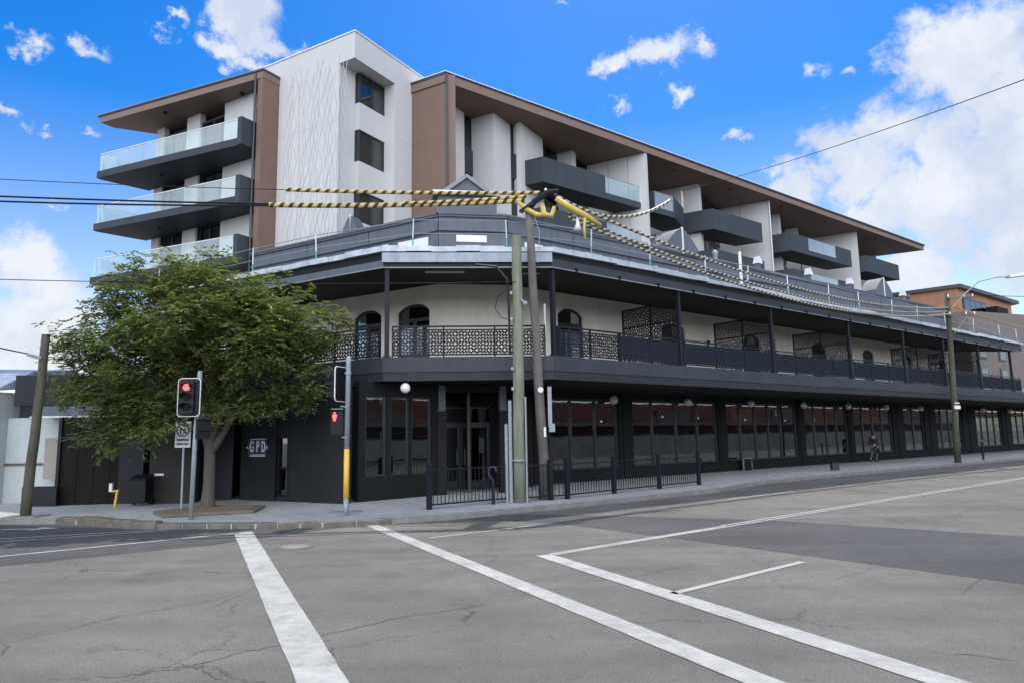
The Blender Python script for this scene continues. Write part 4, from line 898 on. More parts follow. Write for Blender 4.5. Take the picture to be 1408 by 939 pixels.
for fl0 in (16.85, 13.85, 10.85, 7.85):
    for a, b in ((31.36, 33.44), (34.61, 36.74)):
        f = MB().box(FL, a, a+.07, TWL+.12, TWL+.22, fl0, fl0+2.72).box(FL, b-.07, b, TWL+.12, TWL+.22, fl0, fl0+2.72).box(FL, (a+b)/2-.05, (a+b)/2+.05, TWL+.12, TWL+.22, fl0+.07, fl0+2.6)
        f.box(FL, a+.07, b-.07, TWL+.115, TWL+.225, fl0, fl0+.07).box(FL, a+.07, b-.07, TWL+.115, TWL+.225, fl0+2.6, fl0+2.72)
        o = f.build('sliding_door', 'frame', apt); MB().box(FL, a+.07, (a+b)/2-.05, TWL+.16, TWL+.17, fl0+.07, fl0+2.6).build('pane', 'glassd', o); MB().box(FL, (a+b)/2+.05, b-.07, TWL+.17, TWL+.18, fl0+.07, fl0+2.6).build('pane', 'glassd', o)
        MB().box(FL, a+.15, b-.15, TWL+.42, TWL+.44, fl0+.05, fl0+2.6).build('curtain', 'blind', o)
    f = MB().box(FL, 28.0, 28.83, TWL+.02, TWL+.1, fl0+.9, fl0+2.3).build('window', 'frame', apt); MB().box(FL, 28.1, 28.75, TWL, TWL+.018, fl0+1.0, fl0+2.2).build('pane', 'glassd', f)
MB().box(FL, 27.76, 28.84, TWL+.12, TWL+.3, 4.5, 20.096).build('facade_wall', 'slabp', apt)
for k, zf in enumerate((16.85, 13.85, 10.85)):
    dp_ = [(28.35, 21.62), (38.4-.0, 20.35), (38.45, 20.6), (37.9, 23.09), (28.0, 23.09), (27.98, 21.68)]
    o = MB().prism(FL, dp_, zf-.38, zf).build('balcony', 'slabp', apt)
    # solid right end box
    MB().prism(FL, [(27.93, 21.56), (28.2, 21.53), (28.2, 23.08), (27.93, 23.08)], zf-.39, zf+1.02).build('upstand', 'tealgrey', o)
    F, oa_, ob_, l_ = frame(xy(P(FL, 28.25, 21.60)), xy(P(FL, 38.25, 20.40)))
    n = 9; gg = MB()
    for i in range(n): gg.box(F, oa_+l_*i/n+.012, oa_+l_*(i+1)/n-.012, ob_-.07, ob_-.055, zf+.02, zf+.98)
    gg.build('glass_panel', 'glassb', o); MB().box(F, oa_, oa_+l_, ob_-.09, ob_-.04, zf+.98, zf+1.02).build('handrail', 'white_m', o)
    F, oa_, ob_, l_ = frame(xy(P(FL, 38.25, 20.40)), xy(P(FL, 37.7, 23.0)))
    gg = MB()
    for i in range(2): gg.box(F, oa_+l_*i/2+.012, oa_+l_*(i+1)/2-.012, ob_-.07, ob_-.055, zf+.02, zf+.98)
    gg.build('glass_panel', 'glassb', o); MB().box(F, oa_, oa_+l_, ob_-.09, ob_-.04, zf+.98, zf+1.02).build('handrail', 'white_m', o)
    MB().tube([P(FL, 35, 22.0, zf-.385), P(FL, 35, 22.0, zf-.45)], .09, 10).build('downlight', 'black', o)
MB().tube([P(FL, 35, 22.0, 20.1), P(FL, 35, 22.0, 20.03)], .10, 10).tube([P(FL, 29.6, 22.8, 20.1), P(FL, 29.6, 22.8, 19.95)], .10, 10).build('downlight', 'black', apt)

# ------------------------------------------------------------------ far buildings on the right
bb = thing('brown_building', 'orange brown building with flat dark edged roof beyond the far end of the pub', 'building', tuple(P(FR, 65, -22, 0)))
MB().prism(FR, [(64.9, -22.1), (78, -22.1), (90, -40), (60, -52)], 3, 13.6).build('wall', mat('terracotta_cladding', (.30,.145,.085), .75, .08, 1.5, streak=.1), bb)
MB().prism(FR, [(64.7, -21.7), (78.6, -21.6), (92, -41), (59.4, -53)], 13.602, 13.9).build('roof', 'frame', bb)
o = MB().box(FR, 65.9, 71.2, -22.098, -22.02, 11.35, 12.95).build('window', 'frame', bb)
for i in range(4): MB().box(FR, 66.05+i*1.27, 67.2+i*1.27, -22.018, -22.0, 11.5, 12.8).build('pane', 'glassd', o)
MB().box(FR, 64.9, 78, -22.05, -20.6, 10.2, 10.45).box(FR, 70.5, 73.2, -21.9, -21.0, 10.45, 12.5).build('balcony', 'char', bb)
gb = thing('grey_building', 'grey rendered building with upright windows past the end of the pub balcony', 'building', tuple(P(FR, 66, -21, 0)))
MB().prism(FR, [(61.6, -20.4), (110, -20.0), (110, -34), (61.6, -34)], 4.6, [11.1, 14.5, 14.5, 11.1]).build('wall', mat('grey_brown_render', (.15,.125,.112), .8, .1, 1.5, streak=.15), gb)
for u in (63.0, 67.5):
    for z in (4.9, 7.6):
        o = MB().box(FR, u-.2, u+1.5, -20.38, -20.28, z-.1, z+1.9).build('window', 'frame', gb); MB().box(FR, u, u+1.3, -20.278, -20.26, z, z+1.8).build('pane', 'glassd', o)
MB().prism(FR, [(61.0, -17.3), (90, -17.3), (90, -20.35), (61.0, -20.35)], [4.52]*4, [4.75]*4).build('awning_sheet', 'metalw', gb)

# low red brick shops across the street, mirrored in the pub windows
ob_ = thing('brick_shops', 'low dark red brick shop row across the street, mirrored in the pub windows', 'building', tuple(P(FR, 30, 7, 0)))
MB().box(FR, 8, 190, 6.0, 16, -.1, 5.2).build('wall', 'brick', ob_)
MB().box(FR, 8, 190, 5.4, 6.0, 2.9, 3.2).build('awning', 'parap', ob_)
MB().box(FR, 8, 190, 5.80, 5.99, -.1, 2.0).build('plinth', mat('pale_plinth', (.16,.18,.17), .8, .3, .6), ob_)
for u in range(12, 30, 9):
    o = MB().box(FR, u, u+3.4, 5.7, 5.79, .4, 1.9).build('shop_window', 'frame', ob_); MB().box(FR, u+.1, u+3.3, 5.68, 5.698, .5, 1.8).build('pane', 'glassd', o)

vr = random.Random(8); u = 9
while u < 180:
    wd_ = vr.uniform(4, 9); c_ = vr.choice([(.10,.035,.026), (.12,.05,.035), (.20,.19,.17), (.07,.065,.06), (.16,.07,.045), (.10,.04,.03)])
    MB().box(FR, u, u+wd_-.1, 5.85, 5.998, 2.05, vr.uniform(3.3, 5.1)).build('shopfront', mat('shopfront_paint', c_, .8, .2, 1), ob_); u += wd_
# ------------------------------------------------------------------ left side low buildings
lb = thing('low_garage_building', 'single storey white garage building with dark fascia and black gates beside the footpath', 'building', (-14, 23, 0))
mwht = mat('aged_white_wall', (.34,.37,.375), .8, .07, 1.5, .1, 40, streak=.12)
wallrun(FW, -17.6, -12.6, 24.0, 24.3, -.05, 2.85, [(-15.3, -14.2, 2.0, 2.75)]).build('wall', mwht, lb)
o = MB().box(FW, -15.3, -15.25, 24.05, 24.12, 2.0, 2.75).box(FW, -14.25, -14.2, 24.05, 24.12, 2.0, 2.75).box(FW, -15.25, -14.25, 24.04, 24.13, 2.35, 2.39).box(FW, -14.79, -14.75, 24.05, 24.12, 2.0, 2.75).build('window', 'galv', lb)
MB().box(FW, -15.25, -14.25, 24.08, 24.09, 2.0, 2.75).build('pane', 'glassd', o); MB().box(FW, -15.4, -14.1, 24.4, 24.5, 1.9, 2.8).build('interior', 'room', o)
MB().box(FW, -15.4, -14.1, 23.9, 23.998, 1.93, 1.99).build('sill', 'white_m', o)
MB().prism(FW, [(-16.85, 23.6), (-9.6, 24.6), (-9.6, 27), (-16.85, 27)], 3.25, 4.28).build('fascia', mat('dark_fascia', (.022,.023,.027), .7, .15, 1.0, streak=.2, spec=.2), lb)
MB().prism(FW, [(-15.8, 23.3), (-9.4, 23.9), (-9.4, 27), (-15.8, 27)], 2.86, 3.2).build('canopy', 'parap', lb)
MB().prism(FW, [(-15.8, 23.25), (-9.4, 23.85), (-9.4, 23.28), (-15.8, 22.9)], 2.80, 2.855).build('canopy_edge', 'metalg', lb)
mg = mat('brown_black_gate', (.010,.009,.008), .8, .3, 1.2, spec=.12)
for i in range(5): MB().prism(FW, [(-14.6+i*.5, 22.79+i*.06), (-14.115+i*.5, 22.79+i*.06+.058), (-14.115+i*.5, 22.9+i*.06), (-14.6+i*.5, 22.85+i*.06)], -.02, 2.78).build('gate_leaf', mg, lb)
MB().box(FW, -14.65, -12.05, 23.0, 23.15, -.05, 2.79).prism(FW, [(-14.7, 22.7), (-14.7, 24), (-14.6, 24), (-14.6, 22.7)], -.05, 2.79).build('gate_backing', 'post', lb)
MB().box(FW, -15.6, -14.5, 22.5, 22.62, -.05, .62).build('low_wall', 'post', lb)
MB().box(FW, -15.7, -14.62, 23.6, 23.7, .8, 2.15).build('side_panel', mat('taupe_panel', (.22,.20,.17), .7, .1, 2), lb); MB().box(FW, -17.6, -14.6, 23.95, 23.998, 1.25, 1.32).build('red_stripe', mat('dark_red_stripe', (.10,.03,.02), .6, .1, 2), lb)
MB().tube([(-15.9, 24.6, 4.28), (-15.9, 24.6, 5.3)], .012, 5).tube([(-14.9, 24.6, 4.28), (-14.9, 24.6, 4.9)], .02, 5).tube([(-14.9, 24.6, 4.75), (-12.8, 24.9, 4.75)], .012, 5).build('antenna', 'galv', lb)
MB().box(FW, -13.2, -9.5, 23.88, 23.99, -.05, 2.85).build('rear_wall', 'post', lb)
MB().prism(FW, [(-11.75, 22.8), (-10.4, 22.75), (-10.4, 23.4), (-11.75, 23.4)], -.05, 2.85).build('side_door', mat('dark_taupe', (.026,.026,.024), .7, .15, 2, spec=.2), lb)
ds = tag(MB().box(FW, -11.55, -11.25, 22.74, 22.76, .88, .95).build('door_sign', 'white_m'), 'tiny white blank sign strip fixed on the dark garage door', 'sign')

wb = thing('white_hall', 'white gabled hall with curved roof and part of a painted red ring at left edge', 'building', (-19, 24, 0))
MB().prism(FW, [(-30, 28), (-22, 24.4), (-17.35, 23.6), (-17.2, 24.4), (-20, 32), (-30, 34)], -.05, [3.9, 3.9, 3.72, 3.72, 3.9, 3.9]).build('wall', mwht, wb)
MB().prism(FW, [(-30.2, 27.9), (-22, 24.3), (-17.3, 23.5), (-16.9, 24.5), (-20, 32), (-30.2, 34)], [4.6, 4.05, 3.76, 3.9, 5.0, 5.6], [4.75, 4.2, 3.86, 4.5, 5.3, 5.8]).build('roof', 'metalw', wb)
F, oa_, ob__, l_ = frame((-22, 24.4), (-17.35, 23.6)); MB().box(F, oa_+2.4, oa_+4.6, ob__-.05, ob__-.002, 3.0, 3.1).build('ledge', 'white_m', wb)
ring = []
cx_, cz_ = oa_+2.72, 2.25
rg = MB(); n = 28
for i in range(n):
    a0, a1 = 2*math.pi*i/n, 2*math.pi*(i+1)/n
    rg.ext(F, [(cx_+.55*math.cos(a0), cz_+.55*math.sin(a0)), (cx_+.55*math.cos(a1), cz_+.55*math.sin(a1)), (cx_+.48*math.cos(a1), cz_+.48*math.sin(a1)), (cx_+.48*math.cos(a0), cz_+.48*math.sin(a0))], ob__-.02, ob__-.002)
rg.build('painted_ring', mat('maroon_paint', (.16,.04,.05), .6, .1, 2), wb)
MB().ext(F, [(oa_+2.3, 3.2), (oa_+3.3, 3.2), (oa_+3.3, 3.75), (oa_+2.6, 3.5)], ob__-.04, ob__-.003).build('gable_window', 'glassd', wb)
MB().box(F, oa_+1.5, oa_+3.3, ob__-.5, ob__-.05, -.05, .9).build('bin_shelter', mat('brown_black', (.045,.03,.026), .7, .2, 2), wb)
MB().box(F, oa_+3.4, oa_+4.5, ob__-.6, ob__-.3, -.05, .55).build('low_wall', mat('maroon_brick', (.05,.025,.02), .8, .2, 4), wb)

# ------------------------------------------------------------------ tree and its bed
def make_tree():
    t = thing('street_tree', 'leafy street tree with forked grey trunk in a kerbed bed before the pub side', 'tree', (-8.83, 20.5, 0))
    rnd = random.Random(11); base = Vector((-8.83, 20.5, 0))
    tr = MB(); ends_ = []
    def limb(p, d, l, r, depth):
        pts = [p]; n = 5; dd = d.copy()
        for i in range(n):
            dd = (dd + Vector((rnd.uniform(-.16, .16), rnd.uniform(-.16, .16), rnd.uniform(-.05, .13)))).normalized(); pts.append(pts[-1]+dd*l/n)
        rs = [r*(1-.45*i/n) for i in range(n+1)]
        tr.tube(pts, rs, 8 if r > .05 else 5)
        if depth == 0 or r < .012: ends_.append((pts[-1], dd)); ends_.append((pts[-3], dd)); return
        k = rnd.choice((2, 3, 3)) if depth > 1 else 3
        for j in range(k):
            az = rnd.uniform(0, 6.28); sp_ = rnd.uniform(.35, .95)
            nd_ = (dd + Vector((math.cos(az)*sp_, math.sin(az)*sp_, rnd.uniform(-.15, .35)))).normalized()
            limb(pts[-1] if j else pts[-1], nd_, l*rnd.uniform(.62, .85), rs[-1]*rnd.uniform(.62, .8), depth-1)
        if depth >= 2: limb(pts[3], (dd+Vector((rnd.uniform(-1, 1), rnd.uniform(-1, 1), .2))).normalized(), l*.6, rs[3]*.5, depth-2)
    tr.tube([base+Vector((0, 0, -.05)), base+Vector((.0, 0, .15)), base+Vector((.02, 0, .7)), base+Vector((0, .02, 1.35)), base+Vector((-.02, 0, 1.95))], [.28, .20, .165, .155, .145], 12)
    limb(base+Vector((-.03, 0, 1.7)), Vector((-.32, .05, .95)).normalized(), 1.5, .125, 4)
    limb(base+Vector((.03, .03, 1.65)), Vector((.42, .12, .85)).normalized(), 1.6, .13, 4)
    limb(base+Vector((0, .05, 1.9)), Vector((.05, .4, .9)).normalized(), 1.7, .11, 4)
    tr.build('trunk', 'bark', t, True)
    # crown: clumps inside an uneven envelope, leaf sprays on each
    C = base+Vector((-.25, .1, 4.5)); clumps = []
    lob = [((-2.5, 0, 2.1), 1.05), ((-2.7, -.3, -2.15), .75), ((-1.7, -.4, -2.3), .6), ((.2, .9, -1.2), .8), ((-.8, -.8, -1.5), .9), ((.9, -.5, -1.45), .9), ((-3.5, 0, .1), 1.0), ((-.8, 0, 2.3), 1.1), ((-2.9, 0, -.75), 1.35), ((-3.1, -.2, .6), 1.25), ((-1.6, .2, -1.1), 1.4), ((-2.0, 0, 1.25), 1.35), ((-.6, .3, 1.95), 1.45), ((.6, 0, 1.9), 1.35), ((1.6, .2, 1.35), 1.35), ((2.7, .1, .95), 1.3), ((3.0, 0, .1), 1.0), ((2.5, -.2, -.55), 1.2),
           ((2.8, .1, -1.2), .85), ((-.2, 0, -.9), 1.3), ((.0, 0, .4), 1.8), ((-1.6, .4, .2), 1.7), ((1.5, .4, .3), 1.5), ((-2.9, .2, -1.55), .95), ((-2.2, -.1, -1.9), .8), ((.2, 1.4, .6), 1.6), ((.2, -1.5, .5), 1.5), ((-1.4, -1.4, .1), 1.4), ((1.8, -1.2, .2), 1.3), ((3.6, .1, .75), .6), ((-3.9, 0, -.6), .75), ((1.9, 0, -1.5), .7), ((-1.0, -.6, -1.75), .8)]
    for (c_, r_) in lob:
        k = int(21*r_*r_)
        for i in range(k):
            d = Vector((rnd.gauss(0, 1), rnd.gauss(0, 1), rnd.gauss(0, 1))).normalized(); rad = r_*rnd.uniform(.35, 1.04)
            clumps.append((C+Vector(c_)+Vector((d.x*rad, d.y*rad*.9, d.z*rad*.85)), d))
    for p, d in ends_:
        q = p-C
        if (q.x/4.2)**2+(q.y/3.1)**2+(q.z/3.0)**2 < 1.1: clumps.append((p, d))
    lf = MB(); V = lf.v; Fc_ = lf.f
    for (c, d) in clumps:
        # twig with compound leaf sprays hanging outward
        for s_ in range(rnd.randint(9, 12)):
            o = c+Vector((rnd.gauss(0, .17), rnd.gauss(0, .17), rnd.gauss(0, .13)))
            ax = (Vector((d.x, d.y, d.z*.4))*.7+Vector((rnd.uniform(-1, 1), rnd.uniform(-1, 1), rnd.uniform(-.6, .3)))).normalized()
            sd_ = ax.cross(Vector((0, 0, 1))); sd_ = sd_.normalized() if sd_.length > .1 else Vector((1, 0, 0))
            L_ = rnd.uniform(.22, .40); m_ = 5
            for j in range(m_):
                p = o+ax*L_*j/m_+Vector((0, 0, -.05*(j/m_)**2))
                for sg_ in (-1, 1):
                    dr_ = (sd_*sg_+ax*.6+Vector((rnd.uniform(-.25, .25), rnd.uniform(-.25, .25), rnd.uniform(-.45, .1)))).normalized(); ll_ = rnd.uniform(.10, .165); wv_ = dr_.cross(Vector((rnd.uniform(-.4, .4), rnd.uniform(-.4, .4), 1))).normalized()*ll_*.24
                    k = len(V); V += [p, p+dr_*ll_*.5+wv_, p+dr_*ll_, p+dr_*ll_*.5-wv_]; Fc_.append((k, k+1, k+2, k+3))
    org = Vector(t['_o']); me = bpy.data.meshes.new('crown'); me.from_pydata([v-org for v in V], [], Fc_); me.materials.append(M['leaf'])
    cr_o = bpy.data.objects.new('crown', me); COL.objects.link(cr_o); cr_o.parent = t
    return t
make_tree()
bed = thing('tree_bed', 'low concrete edged bed of mulch around the street tree', 'planter', (-8.6, 19.3, 0))
bp_ = [(-9.95, 19.6), (-9.1, 18.45), (-7.05, 19.3), (-7.3, 20.9), (-9.2, 21.3)]
MB().prism(FW, bp_, -.003, .07).build('edging', 'stone', bed, bevel=.03)
MB().prism(FW, [(-9.75, 19.6), (-9.05, 18.65), (-7.2, 19.4), (-7.42, 20.75), (-9.15, 21.12)], .0, .085).build('mulch', 'mulch', bed)
lit = MB(); rnd = random.Random(5)
for i in range(260):
    x, y = rnd.uniform(-9.9, -6.9), rnd.uniform(18.2, 21); z = .088 if (-9.3 < x < -7.4 and 19.2 < y < 20.8) else .0
    if not z and rnd.random() > .35: continue
    a = rnd.uniform(0, 6.28); l = rnd.uniform(.02, .06); d = Vector((math.cos(a), math.sin(a), 0))*l; n = Vector((-d.y, d.x, 0))*.4; p = Vector((x, y, z+.004))
    lit.add([p-d, p+n, p+d+Vector((0, 0, .012)), p-n], [(0, 1, 2, 3)])
tag(lit.build('fallen_leaves', mat('dry_leaf', (.22,.14,.07), .9, .3, 9)), 'dry fallen leaves scattered over the tree bed and footpath', 'leaves', kind='stuff')

# ------------------------------------------------------------------ poles
def pole(name, label, base, top, r0, r1, mt, cat='pole', grp='timber poles along the kerbs', sides=18):
    t = thing(name, label, cat, base, grp); b, tp = Vector(base), Vector(top); n = 7; pts = []; rnd = random.Random(hash(label) % 99 if False else len(label))
    for i in range(n+1): k = i/n; pts.append(b.lerp(tp, k)+(Vector((rnd.uniform(-.02, .02), rnd.uniform(-.02, .02), 0)) if 0 < i < n else Vector((0, 0, 0))))
    pts[0] = pts[0]-Vector((0, 0, .05))
    MB().tube(pts, [r0+(r1-r0)*i/n for i in range(n+1)], sides).build('shaft', mt, t, True)
    o = t.children[0]; o.data.polygons.foreach_set('use_smooth', [len(p.vertices) == 4 for p in o.data.polygons])
    return t
mp_ = pole('utility_pole', 'greenish sawn off timber pole with grey conduits standing by the kerb fence', (.15, 21.05, 0), (.2, 21.1, 8.08), .185, .15, 'wood_green', 'pole')
MB().tube([(-.10, 20.98, 0), (-.10, 20.98, 3.0)], .055, 8).build('conduit', 'galv', mp_); MB().tube([(-.22, 21.0, 0), (-.22, 21.0, 2.3)], .05, 8).build('conduit', 'galv', mp_)
MB().tube([(.37, 20.98, 0), (.37, 20.98, 3.1)], .03, 6).build('conduit', 'galv', mp_)
MB().tube([(.14, 20.98, 1.2), (.14, 20.98, 1.24)], .20, 14).build('strap', 'galv', mp_)
for i, z in enumerate((3.3, 3.9, 5.4, 6.2)): MB().box(FW, -.04, .03, 20.84, 20.9, z, z+.09).build('pole_step', 'galv', mp_)
cv = [(-1.1, 21.3, 7.25), (-.45, 21.2, 7.15), (-.12, 21.05, 6.7), (-.08, 21.0, 5.8), (-.06, 21.0, 4.4)]
MB().tube(cv, .035, 6).build('service_cable', 'black', mp_)
MB().tube([(-.15, 21.0, 6.35), (-.42, 21.0, 6.15), (-.5, 21.0, 5.8), (-.3, 21.0, 5.5), (-.1, 21.0, 5.45)], .012, 5).build('service_cable', 'black', mp_)
MB().sphere((.42, 20.9, 5.92), .08, 8, 6).tube([(.42, 20.9, 5.92), (.3, 20.95, 6.05)], .03, 6).build('bracket_lamp', 'galv', mp_)
lp = pole('utility_pole', 'tall leaning weathered timber pole carrying the yellow and black cable covers', (.95, 21.9, 0), (.62, 21.9, 9.25), .165, .12, 'wood_old')
MB().prism(FW, [(.74, 21.8), (1.16, 21.8), (1.16, 22.1), (.74, 22.1)], 0, .55).build('pole_boot', 'post', lp)
MB().box(FW, 1.08, 1.2, 21.75, 21.85, 2.2, 3.45).box(FW, 1.1, 1.28, 21.7, 21.82, 2.05, 2.3).build('junction_box', 'galv', lp)
MB().tube([(.86, 21.72, 3.35), (.86, 21.68, 3.35)], .09, 10).build('pole_tag', 'white_m', lp); MB().box(FW, .93, 1.0, 21.68, 21.7, 1.9, 2.2).build('pole_tag', 'white_m', lp)
MB().prism(FW, [(.3, 21.7), (.75, 21.6), (.85, 21.9), (.4, 22.0)], [9.05, 9.3, 9.35, 9.1], [9.12, 9.42, 9.45, 9.18]).build('cap_plate', 'black', lp)
MB().tube([(.62, 21.85, 9.1), (.8, 21.85, 9.45), (1.25, 21.85, 9.75), (1.6, 21.85, 9.8)], [.07, .10, .10, .06], 8).build('cable_clamp', 'black', lp)
for x, z in ((1.18, 9.85), (1.42, 9.8)): MB().sphere((x, 21.85, z), .05, 8, 6).build('insulator', 'white_m', lp)
MB().tube([(.75, 21.8, 9.1), (.95, 21.8, 8.4), (.88, 21.8, 7.4)], .012, 5).build('service_cable', 'galv', lp)
l3_ = pole('utility_pole', 'short mossy timber pole standing on the left footpath before the white hall', (-13.3, 19.4, 0), (-13.1, 19.4, 4.98), .135, .105, 'wood_moss')
MB().box(FW, -13.7, -12.8, 19.05, 19.7, -.002, .03).build('pole_pad', 'conc', l3_)
MB().tube([(-13.12, 19.3, 4.3), (-13.45, 19.2, 4.42)], .05, 6).build('cable_clamp', 'galv', l3_)
rp = pole('street_light_pole', 'dark timber power pole with street lamp arm at the far kerb', (25.75, 41.15, 0), (26.15, 41.2, 10.0), .175, .14, 'wood_moss', 'street light')
MB().tube([(26.2, 41.0, 9.0), (26.85, 40.7, 9.8), (27.6, 40.35, 10.5), (28.4, 40.0, 10.65), (29.0, 39.8, 10.62)], .033, 6).build('lamp_arm', 'galv', rp)
MB().prism(FW, [(28.9, 40.0), (28.9, 39.6), (30.4, 39.05), (30.5, 39.4)], [10.55, 10.55, 10.65, 10.65], [10.68, 10.68, 10.92, 10.92]).build('lamp_head', 'white_m', rp)
for z, w_ in ((9.62, 1.1), (8.55, .8)):
    o = MB().box(FW, 26.1-.15, 26.1+w_+.55, 40.9, 41.0, z, z+.10).build('crossarm', 'wood_old', rp)
    for x in (25.95, 26.9, 27.4): MB().tube([(x+.1, 40.95, z+.10), (x+.1, 40.95, z+.26)], .045, 8).build('insulator', 'white_m', o)
MB().tube([(26.15, 40.9, 7.5), (27.0, 40.8, 8.55)], .022, 5).build('arm_brace', 'galv', rp)
MB().box(FW, 25.75, 26.1, 40.93, 41.0, 3.1, 3.3).box(FW, 25.8, 26.05, 40.93, 41.0, 3.4, 3.47).build('pole_tag', 'white_m', rp)

# ------------------------------------------------------------------ cables
def cable(name, label, pts, r, mt, cat='cable', n=24, sag=0.0, grp='overhead cables and striped covers', sides=8):
    P_ = [Vector(p) for p in pts]; out = []
    if len(P_) == 2:
        for i in range(n+1): t = i/n; out.append(P_[0].lerp(P_[1], t)-Vector((0, 0, 4*sag*t*(1-t))))
    else: out = P_
    mb = MB().tube(out, r, sides); o = mb.build(name, mt)
    me = o.data; uvl = me.uv_layers.new(name='UVMap')
    L = [0]
    for a, b in zip(out, out[1:]): L.append(L[-1]+(b-a).length)
    for p in me.polygons:
        js = [vi % sides for vi in p.vertices]; wrap = max(js)-min(js) > sides/2
        for li, vi in zip(p.loop_indices, p.vertices):
            j = vi % sides; j = j+sides if (wrap and j < sides/2) else j
            uvl.data[li].uv = (L[min(vi//sides, len(L)-1)], j/sides)
    o.location = (0, 0, 0); return tag(o, label, cat, grp)
JX = Vector((.62, 21.85, 9.5))
cable('overhead_cable', 'upper of the two thick black cables entering from the left edge', [(-26, 20.5, 10.2), (-7.4, 21.3, 9.33)], .030, 'black', sag=.12)
cable('overhead_cable', 'lower of the two thick black cables entering from the left edge', [(-26, 20.4, 10.05), (-7.4, 21.3, 9.28)], .030, 'black', sag=.2)
cable('overhead_cable', 'thin wire entering high at the left and ending in a striped cover', [(-26, 20.5, 10.9), (-6.9, 21.0, 9.68)], .012, 'black', sag=.15)
cable('cable_cover', 'lower and thicker yellow and black striped cover left of the leaning pole', [(-7.6, 21.3, 9.31), (.5, 21.85, 9.50)], .085, 'tiger', 'cable cover', sag=.08)
cable('cable_cover', 'upper striped cover left of the leaning pole starting beside the tower', [(-7.0, 21.0, 9.69), (1.0, 21.85, 9.75)], .062, 'tiger', 'cable cover', sag=.05)
cable('cable_cover', 'short striped cover joining the leaning pole from in front of the pediment', [(-3.4, 21.5, 9.36), (.55, 21.8, 9.62)], .055, 'tiger', 'cable cover', sag=.03)
cable('overhead_cable', 'thin wire at left crossing the tree crown to the sawn off pole', [(-26, 20.5, 7.5), (.15, 20.95, 6.60)], .012, 'black', sag=.25)
cable('overhead_cable', 'thin wire at top right running from the frame edge down to the upper balcony', [(16.24, 15.78, 11.57), tuple(P(FR, 39.5, -30.2, 19.15))], .016, 'black', sag=.35)
cable('overhead_cable', 'wire from the mossy left pole climbing out of the left edge', [(-13.4, 19.25, 4.42), (-16.2, 17.6, 5.25)], .018, 'black', sag=.06)
for k, (z0, z1, sg_, dy, lb_) in enumerate(((9.65, 9.1, 1.05, .0, 'topmost striped cable sagging right from the leaning pole to the far street light pole'), (9.3, 8.9, 1.10, .1, 'middle striped cable sagging right from the leaning pole along the awning roof'), (9.1, 8.7, 1.20, -.1, 'lowest striped cable sagging right from the leaning pole along the awning roof'))):
    cable('striped_cable', lb_, [(1.9, 22.1+dy, z0-.15), (26.1, 41.1+dy, z1)], (.05, .045, .05)[k], 'tiger2', 'cable cover', n=40, sag=sg_)
cable('striped_cable', 'pale striped cable drooping right from the leaning pole towards the upper balcony glass', [(1.45, 21.9, 9.72), (6.2, 26.0, 10.85)], .055, 'tiger2', 'cable cover', n=30, sag=.72)
yc = thing('cable_wrap', 'bunched plain yellow rubber covers wrapped round the cables at the leaning pole top', 'cable cover', (1.3, 21.85, 9.3))
MB().tube([(.28, 21.75, 9.42), (.5, 21.75, 9.2), (.85, 21.75, 8.98), (1.2, 21.75, 8.96)], [.06, .09, .085, .06], 10).build('cover', 'yellow2', yc, True)
MB().tube([(1.05, 21.8, 9.35), (1.1, 21.78, 9.0), (1.35, 21.78, 8.93), (1.45, 21.8, 9.25)], [.08, .10, .095, .06], 10).build('cover', 'yellow2', yc, True)
MB().tube([(1.5, 21.85, 9.55), (1.95, 21.95, 9.28), (2.45, 22.1, 9.05), (3.0, 22.4, 8.78)], [.08, .105, .10, .07], 10).build('cover', 'yellow2', yc, True)
MB().tube([(2.45, 22.1, 9.0), (2.42, 22.1, 8.6), (2.45, 22.1, 8.22)], [.05, .05, .035], 8).build('hanging_tail', 'yellow2', yc, True)
MB().tube([(2.2, 22.1, 9.0), (2.22, 22.1, 8.75), (2.2, 22.1, 8.55)], [.02, .07, .13], 8).build('bell', 'white_m', yc, True)
cable('overhead_cable', 'thin wire leaving the far street light pole to the right edge', [(27.4, 41, 9.85), (44, 48, 11.4)], .02, 'black', sag=.3)
cable('striped_cable', 'upper yellow spotted cable right of the far street light pole', [(26.3, 41.1, 9.2), (43, 53, 8.8)], .045, 'tiger', 'cable cover', sag=.3)
cable('striped_cable', 'lower pale cable right of the far street light pole crossing the grey building', [(26.3, 41.1, 8.5), (43, 53, 7.8)], .035, 'galv', 'cable', sag=.5)

# ------------------------------------------------------------------ traffic signals and signs
def rbox(F, a0, a1, b0, b1, z0, z1, r=.06):
    pts = []
    for (cx, cz, s0) in ((a1-r, z1-r, 0), (a0+r, z1-r, 90), (a0+r, z0+r, 180), (a1-r, z0+r, 270)):
        for i in range(5): a = R(s0+i*22.5); pts.append((cx+r*math.cos(a), cz+r*math.sin(a)))
    return MB().ext(F, pts, b0, b1)
tl = thing('traffic_light', 'traffic light before the tree with a white edged face showing one red lamp', 'traffic light', (-8.14, 17.95, 0), 'traffic lights at the corner')
MB().tube([(-8.14, 17.95, -.03), (-8.12, 17.95, 1.9), (-8.08, 17.98, 3.74)], .058, 12).build('post', 'galv', tl, True)
Fq = (Vector((1, .08, 0)).normalized(), Vector((-.08, 1, 0)).normalized())
def inF(F, x, y): return Vector((x, y, 0)).dot(F[0]), Vector((x, y, 0)).dot(F[1])
a_, b_ = inF(Fq, -8.22, 17.72)
o = rbox(Fq, a_-.28, a_+.28, b_, b_+.04, 2.56, 3.54, .10).build('target_board', 'white_m', tl)
rbox(Fq, a_-.262, a_+.262, b_-.01, b_-.001, 2.578, 3.522, .09).build('board_face', 'black', o)
